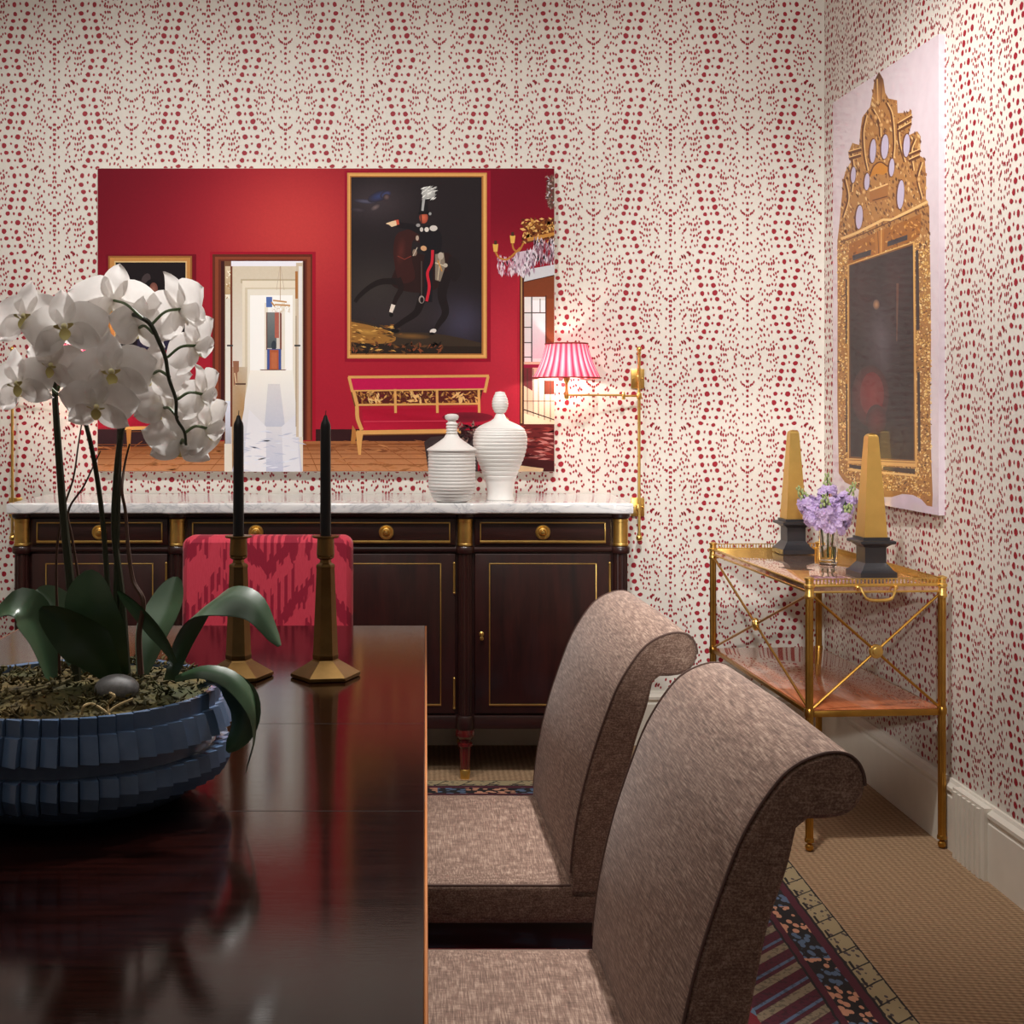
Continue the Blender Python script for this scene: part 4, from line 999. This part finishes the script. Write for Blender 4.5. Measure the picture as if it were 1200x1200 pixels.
# floor and skirting
A.rect(366, 503, 612, 522, (48, 18, 20)); A.rect(114, 503, 250, 530, (46, 22, 26)); A.line([(114, 502), (250, 502)], 1.2, (120, 30, 40))
A.poly([(114, 528), (250, 516), (366, 517), (560, 517), (560, 553), (114, 553)], [(132, 80, 44), (164, 102, 58), (170, 106, 64), (156, 96, 58), (190, 130, 86), (190, 132, 90)])
for k in range(9):
    y = 519 + k * k * .52; A.line([(114, y + 6 * (k < 2)), (560, y)], .8, (128, 70, 32))
for k in range(-6, 6): A.line([(330 + k * 34 * .8, 517), (330 + k * 34 * 1.25, 553)], .9, (134, 76, 36))
A.spray(114, 522, 550, 552, 120, [(184, 122, 76), (150, 94, 54), (174, 112, 68)], 3, 9, asp=6, ang=0.)
A.spray(380, 517, 560, 530, 40, [(122, 70, 40), (140, 84, 48)], 4, 9, asp=6, ang=0.)
# right-hand doorway and stair
A.rect(606, 322, 650, 498, (170, 30, 50)); A.rect(609, 322, 650, 500, (66, 30, 22)); A.rect(610.2, 322, 612, 496, (176, 140, 96)); A.poly([(614, 330), (650, 322), (650, 310), (616, 316)], (206, 208, 214)); A.poly([(614, 331), (650, 323), (650, 497), (614, 497)], (122, 60, 34)); A.grad(640, 350, 650, 420, (136, 68, 38), (110, 50, 30))
A.rect(614.5, 348, 640, 430, (226, 222, 222)); A.grad(623, 352, 640, 420, (246, 240, 244), (214, 196, 206)); A.rect(622.4, 348, 623.8, 440, (50, 42, 40)); A.rect(639, 346, 640.5, 430, (80, 40, 26))
for y in (366, 383, 401, 418): A.rect(614.5, y, 623.4, y + 1.1, (60, 52, 50))
A.rect(614.5, 366, 640, 367.2, (70, 56, 50)); A.rect(632.5, 350, 633.4, 367, (80, 64, 56)); A.rect(614, 424, 640, 497, (214, 184, 156)); A.rect(614, 427, 632, 431, (140, 26, 60)); A.poly([(614, 431), (624, 431), (624, 458), (614, 452)], (110, 46, 50)); A.grad(624, 440, 650, 497, (236, 226, 214), (236, 206, 170)); A.rect(638, 446, 650, 462, (110, 50, 36))
for x in (618, 625, 631, 638, 645): A.line([(x, 432), (x, 486 + (x - 618) * .32)], .9, (70, 52, 44))
A.line([(614, 470), (650, 470)], .9, (110, 70, 50)); A.line([(614, 480), (650, 492)], 1.4, (60, 36, 30)); A.poly([(614, 484), (650, 496), (650, 500), (614, 500)], (236, 210, 178))
# gilt chandelier with crystal drops
A.ell(646, 225, 6, 20, (92, 66, 56), n=14); A.spray(640, 205, 650, 245, 50, [(200, 190, 196), (120, 60, 60), (150, 120, 110)], 1.2, 3)
A.poly([(614, 276), (622, 262), (650, 255), (650, 280), (620, 284)], (128, 70, 30)); A.spray(612, 256, 650, 284, 150, [(206, 150, 74), (110, 56, 24), (232, 184, 110), (84, 36, 20)], 1.4, 4); A.line([(618, 281), (650, 274)], 4., (196, 138, 66)); A.line([(618, 284), (650, 278)], 1., (90, 44, 24))
A.spray(583, 302, 604, 322, 90, [(206, 160, 180), (176, 96, 120), (232, 210, 220)], 1.6, 5, asp=4, ang=pi / 2); A.poly([(604, 296), (626, 292), (622, 314), (613, 326), (604, 318)], (206, 186, 200)); A.spray(602, 294, 628, 322, 110, [(230, 222, 232), (150, 120, 140), (186, 160, 178)], 1.6, 5, asp=4, ang=pi / 2); A.spray(624, 282, 650, 308, 120, [(226, 214, 226), (140, 100, 116), (190, 160, 176)], 2, 7, asp=5, ang=pi / 2)
A.line(A.soft([(580, 294), (585, 302), (594, 304), (602, 298), (610, 290)]), 2.2, (184, 122, 56)); A.line(A.soft([(600, 282), (602, 292), (608, 294), (614, 284)]), 2., (184, 122, 56))
for (x, y) in ((580.5, 286), (600.5, 276)):
    A.poly([(x - 3, y), (x + 3.4, y), (x + 2.4, y + 9), (x - 2, y + 9)], (226, 176, 86)); A.rect(x - 1.4, y - 4, x + 1.8, y + .5, (70, 44, 34))
# left framed portrait
A.rect(124, 298, 230, 412, (112, 2, 26)); A.rect(127, 300, 225, 410, (150, 98, 48)); A.rect(129, 302, 223, 410, (190, 134, 72)); A.rect(134, 306, 219, 410, (214, 184, 130)); A.rect(135.5, 307.5, 217.5, 410, (24, 16, 20))
A.ell(171, 328, 5, 8, (64, 54, 56), rot=.4); A.ell(179, 335, 9, 8, (18, 12, 14)); A.ell(180, 339, 5, 8, (150, 100, 84), rim=(110, 66, 58)); A.poly([(172, 352), (188, 352), (198, 372), (205, 410), (160, 410), (164, 372)], (40, 36, 60)); A.poly([(172, 360), (188, 360), (182, 370)], (180, 170, 180))
# tall doorway into the white rooms
A.rect(246, 295, 370, 517, (160, 14, 40)); A.rect(249, 298, 366, 516, (96, 40, 26)); A.rect(252, 301, 364, 516, (136, 66, 42)); A.rect(256, 304, 360, 516, (104, 46, 30)); A.rect(259, 306, 358, 516, (60, 22, 22))
A.rect(263, 306, 355, 553, (226, 218, 204)); A.poly([(263, 306), (355, 306), (349, 313), (272, 313)], (240, 240, 250)); A.grad(271, 312, 350, 430, (214, 202, 180), (228, 222, 212))
A.rect(282, 327, 349, 332, (190, 176, 150)); A.rect(284, 329, 349, 480, (234, 224, 204)); A.rect(287, 337, 347, 480, (214, 202, 178)); A.rect(290, 339, 346, 480, (236, 230, 216)); A.rect(293, 346, 343, 436, (255, 255, 252))
A.rect(310, 355, 314, 434, (236, 228, 214)); A.rect(330, 355, 334, 434, (238, 232, 220)); A.rect(312, 348, 319, 360, (84, 112, 176)); A.rect(312, 366, 330, 434, (214, 206, 198)); A.grad(313, 366, 324, 408, (126, 130, 130), (80, 90, 96)); A.rect(322, 366, 327, 396, (176, 100, 86)); A.rect(328, 366, 330, 410, (120, 62, 46)); A.rect(312, 366, 313.3, 410, (110, 62, 50))
A.ell(321, 405, 3, 6, (54, 62, 72)); A.rect(313, 409, 329.5, 434, (66, 86, 150)); A.rect(316, 410, 326.5, 435, (176, 92, 58)); A.rect(318, 413, 324.5, 432, (190, 108, 72)); A.poly([(304, 433), (336, 433), (330, 436), (310, 436)], (110, 68, 54))
for (x0, y0, x1, y1) in ((320, 352, 336, 354), (322, 357, 340, 358), (318, 354, 322, 359)): A.line([(x0, y0), (x1, y1)], 1.8, (196, 148, 90))
A.spray(318, 359, 340, 366, 40, [(250, 246, 240), (226, 210, 190)], .8, 2); A.line([(328.5, 312), (328.5, 352)], .7, (180, 150, 120)); A.line([(324, 340), (328, 312)], .5, (190, 170, 150)); A.line([(333, 340), (329, 312)], .5, (190, 170, 150))
# pale polished floor of the far rooms
A.poly([(293, 434), (343, 434), (354, 553), (272, 553)], [(250, 246, 236), (250, 248, 240), (196, 200, 220), (190, 196, 220)])
A.poly([(314, 450), (328, 450), (334, 500), (310, 500)], [(222, 220, 222), (222, 220, 222), (196, 200, 216), (196, 200, 216)]); A.poly([(292, 480), (312, 500), (312, 553), (284, 553)], (232, 232, 238)); A.poly([(330, 500), (346, 486), (352, 553), (332, 553)], (226, 227, 235))
A.spray(286, 505, 352, 552, 60, [(190, 196, 216), (226, 230, 242), (204, 208, 224)], 3, 9, asp=8, ang=0.); A.poly([(271, 430), (290, 430), (286, 480), (272, 553)], [(190, 168, 140), (206, 190, 168), (178, 140, 96), (150, 116, 80)])
A.poly([(273, 423), (280, 423), (280, 435), (278, 437), (278, 448), (274, 452)], (150, 104, 80)); A.line([(275, 437), (277, 452)], 1.4, (220, 196, 160)); A.rect(276, 449, 288, 451, (90, 64, 52))
# door leaves
A.rect(263, 306, 271, 520, (120, 84, 58)); A.grad(264, 312, 270, 345, (220, 200, 170), (190, 160, 120)); A.grad(264, 345, 270, 470, (226, 222, 208), (236, 234, 226)); A.grad(264, 470, 271, 520, (226, 232, 248), (170, 172, 184)); A.rect(270, 312, 272.4, 500, (110, 52, 32)); A.spray(265, 316, 270, 352, 20, [(250, 240, 220), (176, 132, 80)], .8, 2.4)
A.rect(347, 308, 355, 512, (206, 190, 168)); A.rect(350, 312, 354, 512, (234, 232, 230)); A.rect(346, 318, 349, 350, (170, 112, 60)); A.rect(355, 306, 358, 516, (70, 26, 20)); A.line([(347, 370), (347, 500)], 1., (160, 140, 120)); A.rect(345, 404, 352, 406, (60, 60, 60)); A.rect(266, 404, 273, 406, (60, 60, 60))
# equestrian portrait with its gilt frame
A.rect(404, 200, 575, 424, (146, 10, 40)); A.rect(407, 202.5, 570.5, 420, (206, 150, 84)); A.rect(409, 204.5, 569, 418.5, (226, 172, 100)); A.rect(410, 206, 566.5, 416, (170, 112, 56)); A.rect(411.5, 207.5, 564.5, 414.5, (34, 27, 30))
def dusk(x, y):
    c = (33, 26, 29)
    c = mixc(c, (58, 50, 54), math.exp(-((x - 440) / 40) ** 2 - ((y - 236) / 26) ** 2)); c = mixc(c, (52, 46, 44), math.exp(-((x - 440) / 50) ** 2 - ((y - 340) / 40) ** 2)); c = mixc(c, (64, 62, 84), .95 * math.exp(-((x - 540) / 28) ** 2 - ((y - 376) / 26) ** 2)); return mixc(c, (52, 44, 46), .8 * math.exp(-((x - 470) / 60) ** 2 - ((y - 370) / 20) ** 2))
A.field(411.5, 207.5, 564.5, 414.5, 26, 32, dusk)
for (x, y, rx, ry, c, r) in ((428, 236, 14, 3, (86, 84, 104), .1), (444, 230, 14, 6, (52, 62, 104), -.35), (452, 228, 7, 4, (66, 76, 124), -.4), (440, 243, 7, 3.5, (112, 96, 96), -.5), (453, 231, 4, 4, (106, 84, 84), .2), (420, 246, 9, 2.5, (70, 60, 66), .1)): A.ell(x, y, rx, ry, c, rot=r, rim=(46, 40, 46))
A.poly(A.soft([(411.5, 374), (430, 378), (462, 388), (500, 390), (530, 394), (564.5, 402)]) + [(564.5, 414.5), (411.5, 414.5)], (56, 44, 34)); A.poly(A.soft([(411.5, 377), (436, 382), (460, 390), (462, 400), (440, 403), (411.5, 401)]), (150, 104, 48)); A.ell(430, 389, 17, 4.5, (186, 138, 66), rot=.15, rim=(140, 96, 44)); A.ell(482, 394, 22, 3.5, (120, 84, 44), rot=.05, rim=(70, 52, 34)); A.poly([(411.5, 401), (470, 405), (564.5, 406), (564.5, 414.5), (411.5, 414.5)], (40, 30, 24))
A.spray(412, 380, 470, 412, 60, [(210, 160, 84), (120, 76, 36), (84, 60, 34)], 2, 5, asp=4, ang=.1); A.spray(412, 402, 520, 413, 60, [(90, 60, 36), (126, 66, 40), (30, 22, 18)], 2, 5, asp=3)
hb = (40, 20, 19)                                    # the horse: haunch, belly, shoulder, raised neck and head
A.poly(A.soft([(462, 318), (458, 332), (470, 340), (490, 343), (508, 340), (522, 326), (530, 305), (524, 296), (505, 300), (485, 296), (470, 298), (462, 318)]), hb)
A.poly(A.soft([(464, 320), (461, 296), (464, 276), (474, 270), (484, 268), (492, 272), (494, 284), (490, 284), (484, 282), (482, 300), (486, 326), (470, 332), (464, 320)]), (54, 24, 22)); A.ell(470, 294, 6, 18, (82, 36, 32), rim=(54, 24, 22), rot=.12); A.poly([(480, 268), (482, 262), (485, 268)], hb); A.ell(489, 279, 1.8, 3, (176, 156, 140)); A.line([(466, 300), (474, 304), (482, 300)], 1., (120, 50, 40))
A.line(A.soft([(468, 330), (448, 330), (434, 336), (421, 347), (416, 354)]), 8, (28, 20, 20), 4); A.line(A.soft([(466, 326), (470, 338), (464, 350), (460, 362)]), 8, (32, 20, 20), 4); A.line([(461, 357), (458, 366)], 5, (226, 214, 202), 4); A.ell(458.5, 369, 2.4, 2.6, (20, 16, 16))
A.line(A.soft([(500, 338), (494, 352), (488, 366), (474, 376), (462, 384)]), 11, (26, 18, 19), 5); A.ell(463, 388, 5, 2.2, (18, 14, 14)); A.line(A.soft([(524, 318), (518, 345), (522, 366), (514, 380), (510, 387)]), 13, (28, 20, 22), 4); A.ell(507.5, 388, 4, 2.6, (222, 214, 208), rot=-.3); A.ell(506, 391, 3.4, 1.6, (24, 18, 18))
A.poly(A.soft([(526, 300), (536, 304), (540, 320), (532, 330), (524, 318)]), (30, 22, 24))
A.poly(A.soft([(492, 268), (500, 264), (512, 268), (518, 278), (516, 296), (508, 300), (496, 296), (492, 284), (492, 268)]), (22, 19, 24)); A.line(A.soft([(494, 272), (482, 266), (470, 264), (464, 263)]), 8, (24, 20, 24), 6)
A.poly([(462, 258), (467, 257.5), (468, 263), (463, 264)], (196, 80, 56)); A.poly([(452, 262), (460, 259), (464, 258.5), (465, 264), (459, 266), (456, 263.5)], (226, 196, 160)); A.ell(496.5, 291, 3.6, 3, (204, 158, 116), rot=.3); A.ell(486, 296, 2.6, 4, (132, 110, 96)); A.line([(489, 290), (484, 300)], 1., (190, 176, 160))
A.line(A.soft([(506, 294), (502, 310), (502, 330), (502, 354)]), 13, (24, 20, 26), 9); A.line(A.soft([(507, 293), (506, 308), (501, 320), (503, 336), (500, 353)]), 3.2, (198, 34, 52)); A.ell(494, 351, 3.4, 4.6, (150, 140, 134)); A.ell(494.4, 351.6, 2.2, 3.4, (30, 24, 26)); A.line([(494, 306), (494, 346)], .8, (90, 80, 76))
A.poly([(510, 298), (520, 296), (522, 312), (516, 330), (510, 328)], (130, 118, 104)); A.line([(510, 308), (522, 312)], 1.4, (200, 186, 160)); A.line([(516, 302), (513, 328)], 1., (196, 182, 156)); A.ell(516.5, 300, 3.4, 4.4, (176, 164, 150)); A.ell(522, 311, 2.6, 2.4, (186, 176, 160)); A.line([(513, 305), (518, 318)], 1.4, (196, 138, 60))
A.ell(496.5, 255, 5, 7, (204, 104, 74), rim=(150, 66, 50)); A.line([(493, 250), (494, 262)], 1.6, (80, 40, 34)); A.poly([(491, 249), (493, 234), (501, 234), (502, 249)], (22, 20, 24)); A.poly([(490, 249), (503, 248), (502, 251), (491, 251.5)], (14, 12, 14))
A.ell(508, 267.5, 4.6, 3.4, (206, 200, 194)); A.ell(500, 269, 2.6, 2.8, (214, 208, 200)); A.ell(494, 269, 2., 2.6, (200, 194, 188)); A.ell(490, 264, 2.4, 2., (150, 146, 146))
A.line([(495, 247), (497, 230)], 2.6, (168, 170, 170), 3.4); A.ell(502, 226, 8, 7, (206, 206, 202), rim=(150, 150, 148)); A.spray(495, 219, 511, 233, 40, [(240, 240, 236), (170, 172, 170)], 2, 5, asp=5, ang=-.4); A.ell(504, 250.5, 1.6, 1.8, (150, 152, 152))
# bench
gd, gl, gk = (176, 116, 58), (216, 160, 92), (112, 66, 34)
A.poly([(410, 443), (573, 441), (570, 458), (412, 459)], (188, 16, 76)); A.poly([(424, 480), (560, 477), (566, 492), (566, 504), (426, 505)], [(168, 10, 44), (160, 8, 40), (176, 18, 52), (150, 8, 38), (190, 24, 60)]); A.line([(426, 494), (562, 493)], 1., (206, 60, 84))
A.line([(408, 442), (573, 440.5)], 3., gl); A.line([(409, 442), (413, 459)], 3.4, gl); A.line([(572, 441), (568, 460)], 3.4, gl)
A.poly([(416, 458), (566, 456), (562, 474), (419, 475)], (84, 30, 24)); A.spray(418, 459, 562, 473, 260, [gl, gd, gk, (96, 22, 30)], 1.6, 4, asp=3); A.line([(412, 458), (568, 456)], 1.8, gl); A.line([(418, 474.5), (562, 473)], 2.4, gl)
for x in (440, 488, 538): A.spray(x - 7, 461, x + 7, 471, 14, [(232, 184, 120)], 2, 5, asp=3)
for x in (463, 512, 561): A.line([(x, 456), (x + .6, 484)], 3., gl)
A.line(A.soft([(414, 458), (418, 474), (419, 490), (424, 504)]), 4.4, gl); A.line([(412, 460), (416, 476)], 1.6, gk); A.poly([(413, 498), (418, 506), (416, 520), (411, 520)], gd); A.line([(418, 507), (540, 505)], 5., gl); A.line([(418, 510), (540, 508)], 1.4, gk); A.poly([(417, 506), (426, 506), (424, 518), (423, 533), (420, 533), (418, 518)], gl)
# second gilt bench at the left edge of the room
A.poly([(150, 470), (250, 470), (250, 500), (150, 502)], (150, 10, 40)); A.line([(146, 502), (250, 500)], 4., gl); A.line([(146, 506), (250, 504)], 1., gk)
for x in (151, 194, 238): A.poly([(x - 3, 503), (x + 3, 503), (x + 1.5, 528), (x - 1.5, 528)], gd)
# round table in front of the bench and dark floor
A.ell(548, 489, 30, 6, (96, 14, 30), rim=(120, 20, 40)); A.poly([(497, 518), (505, 512), (560, 508), (560, 553), (502, 553)], (58, 46, 46)); A.ell(530, 520, 30, 7, (84, 74, 72), rim=(52, 40, 42)); A.spray(536, 496, 566, 520, 70, [(62, 26, 30), (132, 104, 96), (36, 16, 20)], 2, 5, asp=3)
A.poly([(590, 510), (612, 497), (650, 497), (650, 553), (560, 553)], (92, 26, 26)); A.spray(600, 500, 650, 545, 80, [(138, 52, 46), (70, 16, 18), (176, 110, 104)], 3, 10, asp=6, ang=0.); A.poly([(600, 536), (650, 540), (650, 553), (590, 553)], (58, 14, 16)); A.poly([(606, 545), (637, 549), (636, 553), (602, 553)], (206, 178, 140)); A.line([(586, 484), (596, 492)], 2., (196, 150, 110))
# orient faces towards the room
A.build('printed_picture', M['print'], pp, smooth=False, ink=True)

# ------------------------------------------------------------------ gilt mirror print on its pale glossy panel
PA, PB = Vector((1.5425, 3.806)), Vector((1.499, 4.66))           # near and far ends of the panel's face, in plan
PT = (PB - PA).normalized(); PN = Vector((-PT.y, PT.x))
if PN.x > 0: PN = -PN
def MPX(x, y, o):
    k = (x - PX) / F                                              # the ray (k, 1) meets the line PA + s*PT
    s = (PA.x - k * PA.y) / (k * PT.y - PT.x); p = PA + PT * s
    z = CAMZ - (y - PY) * p.y / F
    return (p.x + PN.x * o, p.y + PN.y * o, z)
mp_ = thing('mirror_picture', (PA.x, PA.y, .979), 'pale glossy panel printed with an ornate gilt mirror, above the bar cart', 'picture')
t = NT('pale_acrylic'); n = t.noise(t.co(), 20., 2.); t.color(t.mix(n, (206, 190, 200), (222, 208, 216))); t.set(rough=.3, coat=1., coatr=.03); M['acrylic'] = t.m
mb = MB(); z0, z1 = .979, 2.427
def ring(z):
    q = [PA, PB, PB - PN * .02, PA - PN * .02]
    return [(p.x, p.y, z) for p in q]
mb.add(ring(z0) + ring(z1), [(0, 1, 2, 3), (7, 6, 5, 4), (0, 4, 5, 1), (1, 5, 6, 2), (2, 6, 7, 3), (3, 7, 4, 0)]); mb.build('panel', M['acrylic'], mp_, smooth=False)
mb = MB()
for s_ in (.18, .68):
    p = PA + PT * s_; q = p - PN * .0195
    wall_x = XR + .0157 * (YB - q.y)
    mb.add([(q.x, q.y - .03, 1.9), (q.x, q.y + .03, 1.9), (wall_x - .0008, q.y + .03, 1.9), (wall_x - .0008, q.y - .03, 1.9), (q.x, q.y - .03, 2.1), (q.x, q.y + .03, 2.1), (wall_x - .0008, q.y + .03, 2.1), (wall_x - .0008, q.y - .03, 2.1)],
           [(3, 2, 1, 0), (4, 5, 6, 7), (0, 1, 5, 4), (1, 2, 6, 5), (2, 3, 7, 6), (3, 0, 4, 7)])
mb.build('wall_batten', M['dark_wood'], mp_, smooth=False)
G = Art(MPX); c7 = lambda x, y: (940 + x / 4., 60 + y / 4.); c8 = lambda x, y: (940 + x / 4., 330 + y / 4.)
OUT = [c7(*p) for p in [(165, 890), (176, 800), (182, 720), (188, 670), (190, 610), (205, 560), (228, 520), (216, 480), (235, 430), (268, 440), (272, 380), (282, 310), (318, 262), (330, 200), (338, 140), (360, 96), (380, 130), (390, 195), (405, 222), (445, 230), (448, 290), (490, 288), (512, 275), (514, 340), (498, 395), (540, 375), (556, 400), (552, 490), (575, 505), (582, 600), (580, 690), (596, 730), (598, 880)]]
G.poly(OUT + [c8(602, 0), c8(604, 300), c8(600, 560), c8(606, 850), c8(612, 1000), c8(610, 1055), c8(585, 1050), c8(560, 1022), c8(520, 1000), c8(470, 995), c8(420, 1010), c8(380, 1010), c8(300, 1000), c8(250, 965), c8(200, 940), c8(172, 900), c8(165, 560), c8(166, 100)], (166, 116, 62))
FULL = [(x, y) for x, y in OUT] + [c8(604, 300), c8(606, 850), c8(600, 1040), c8(500, 990), c8(250, 960), c8(175, 890)]
ins = inpoly(FULL)
G.spray(980, 280, 1092, 594, 7000, [(226, 180, 100), (150, 100, 44), (96, 58, 26), (246, 218, 156), (200, 148, 72), (238, 200, 128)], .7, 2.0, inside=ins, asp=1.7)
G.spray(984, 84, 1090, 290, 1500, [(190, 142, 84), (128, 80, 42), (216, 178, 122), (150, 98, 52), (92, 54, 30), (104, 62, 34)], 1., 3.6, inside=ins, asp=2.4, ang=1.3)
# carved cresting: scrolls, small cornices and pierced openings
dk, md, lt = (96, 52, 24), (156, 100, 48), (226, 182, 118)
G.poly([c7(*p) for p in [(338, 140), (360, 98), (380, 130), (388, 200), (366, 240), (344, 215)]], [(92, 54, 30), (74, 42, 26), (110, 66, 36), (176, 126, 72), (190, 140, 84), (160, 108, 58)]); G.line([c7(352, 130), c7(356, 250)], 1.6, (206, 160, 100)); G.line([c7(372, 140), c7(370, 240)], 1.2, (120, 74, 40))
for pts in ([(330, 270), (360, 330), (365, 400)], [(395, 240), (420, 300), (430, 420), (425, 500)], [(300, 300), (285, 380), (290, 480), (305, 560)], [(450, 340), (455, 430), (480, 520)], [(230, 470), (240, 560), (230, 660)], [(530, 410), (510, 470), (520, 560)], [(560, 520), (540, 600), (560, 690)], [(200, 600), (215, 690), (190, 780)]):
    P = G.soft([c7(*p) for p in pts]); G.line(P, 3.6, dk, 2.4); G.line([(x + 1.4, y) for x, y in P], 1.3, lt)
for (x0, y0, x1, y1) in ((218, 478, 278, 460), (220, 505, 276, 488), (448, 345, 516, 305), (448, 375, 512, 338), (498, 490, 556, 465), (500, 515, 552, 492)): G.line([c7(x0, y0), c7(x1, y1)], 3.6, dk); G.line([c7(x0, y0 - 8), c7(x1, y1 - 8)], 1.2, lt)
G.poly(G.soft([c7(*p) for p in [(318, 590), (330, 545), (360, 522), (395, 530), (408, 560)]]) + [c7(380, 580), c7(350, 575)], (186, 120, 36)); G.line(G.soft([c7(316, 588), c7(335, 540), c7(368, 520), c7(408, 545)]), 1.6, dk); G.poly([c7(316, 655), c7(402, 622), c7(404, 690), c7(318, 712)], md); G.line([c7(316, 655), c7(402, 622)], 1.6, lt); G.line([c7(330, 700), c7(400, 680)], 1.4, dk)
for (x, y, rx, ry) in ((238, 580, 11, 38), (266, 778, 16, 56), (330, 468, 14, 56), (386, 448, 17, 58), (302, 612, 12, 40), (418, 545, 12, 42), (488, 442, 15, 54), (460, 672, 16, 68)): G.ell(940 + x / 4., 60 + y / 4., rx / 4. + 1.2, ry / 4. + 1.2, dk, rot=.06); G.ell(940 + x / 4. + .6, 60 + y / 4., rx / 4., ry / 4., (186, 176, 200), rot=.06)
for (x, y) in ((325, 340), (400, 330), (375, 300), (345, 310), (372, 345), (548, 600), (500, 620), (290, 660)): G.ell(940 + x / 4., 60 + y / 4., 2.6, 3.6, lt, rim=md)
G.line([c7(182, 880), c7(260, 850), c7(380, 790), c7(420, 790), c7(590, 705)], 3., lt); G.line([c7(182, 895), c7(300, 850), c7(400, 805), c7(592, 722)], 1.2, dk)
G.poly([c7(220, 905), c7(560, 760), c7(552, 860), c7(520, 888), c7(216, 998)], (150, 92, 34)); G.spray(992, 255, 1080, 305, 160, [(186, 124, 52), (110, 62, 24), (206, 150, 76)], 1.2, 3, inside=inpoly([c7(220, 905), c7(560, 760), c7(552, 860), c7(216, 998)])); G.poly([c7(340, 850), c7(385, 832), c7(380, 960), c7(345, 970)], (168, 106, 42)); G.line([c7(355, 845), c7(360, 960)], 1., (110, 62, 26)); G.line([c7(372, 838), c7(370, 955)], 1., (214, 160, 90))
G.poly([c7(236, 958), c7(324, 930), c7(322, 955), c7(238, 982)], (52, 46, 52)); G.poly([c7(400, 893), c7(494, 860), c7(494, 884), c7(400, 916)], (52, 46, 52))
# inner gilt moulding, side strips and the dark glass
G.poly([c7(214, 1000), c7(528, 890), c8(540, 870), c8(214, 852)], (214, 164, 92)); G.poly([c7(219, 1003), c7(520, 899), c8(530, 845), c8(220, 828)], (120, 76, 36))
G.poly([c7(204, 1070), c7(210, 1068), c8(210, 290), c8(204, 290)], (60, 44, 40)); G.poly([c7(532, 935), c7(546, 930), c8(551, 225), c8(535, 228)], (58, 42, 40)); G.poly([c8(540, 425), c8(552, 424), c8(556, 795), c8(544, 795)], (58, 42, 40)); G.poly([c8(205, 480), c8(211, 480), c8(213, 800), c8(206, 800)], (60, 44, 40))
gx0, gx1 = 995.8, 1070
for j in range(10):
    for i in range(6):
        def gp(ii, jj):
            u, v = ii / 6, jj / 10; yt = 311.5 + (287 - 311.5) * u; yb = 535 + (539 - 535) * u; return (gx0 + (gx1 - gx0) * u + 1. * v, yt + (yb - yt) * v)
        def gc(p):
            x, y = p; c = (40, 30, 35)
            c = mixc(c, (92, 84, 92), .9 * math.exp(-((x - 1033) / 14) ** 2 - ((y - 400) / 36) ** 2)); c = mixc(c, (70, 48, 50), .8 * math.exp(-((x - 1050) / 10) ** 2 - ((y - 330) / 40) ** 2)); return mixc(c, (62, 36, 40), .7 * math.exp(-((x - 1010) / 12) ** 2 - ((y - 340) / 40) ** 2))
        q = [gp(i, j), gp(i + 1, j), gp(i + 1, j + 1), gp(i, j + 1)]; G.poly(q, [gc(p) for p in q], same=not (i == 0 and j == 0))
G.ell(1020, 464, 22, 36, (104, 40, 42), n=26, rim=(58, 36, 40)); G.ell(1022, 462, 14, 26, (118, 44, 46), n=22, rim=(100, 40, 43)); G.ell(1027, 492, 12, 18, (92, 38, 42), n=18, rim=(56, 36, 40)); G.ell(1027, 357, 4, 6, (176, 130, 92), rim=(84, 62, 60)); G.line([(1052, 332), (1051, 400)], 3., (96, 66, 56), 1.)
G.poly([c8(222, 828), c8(530, 842), c8(534, 868), c8(216, 850)], (220, 172, 104)); G.line([c8(222, 836), c8(530, 850)], 1., (150, 98, 50)); G.poly([c8(222, 856), c8(290, 866), c8(290, 884), c8(222, 872)], (56, 44, 44)); G.poly([c8(380, 866), c8(530, 878), c8(530, 902), c8(380, 884)], (56, 44, 46)); G.poly([c8(212, 875), c8(540, 905), c8(540, 915), c8(212, 885)], (232, 190, 122))
G.build('printed_mirror', M['print_gilt'], mp_, smooth=False, ink=True)
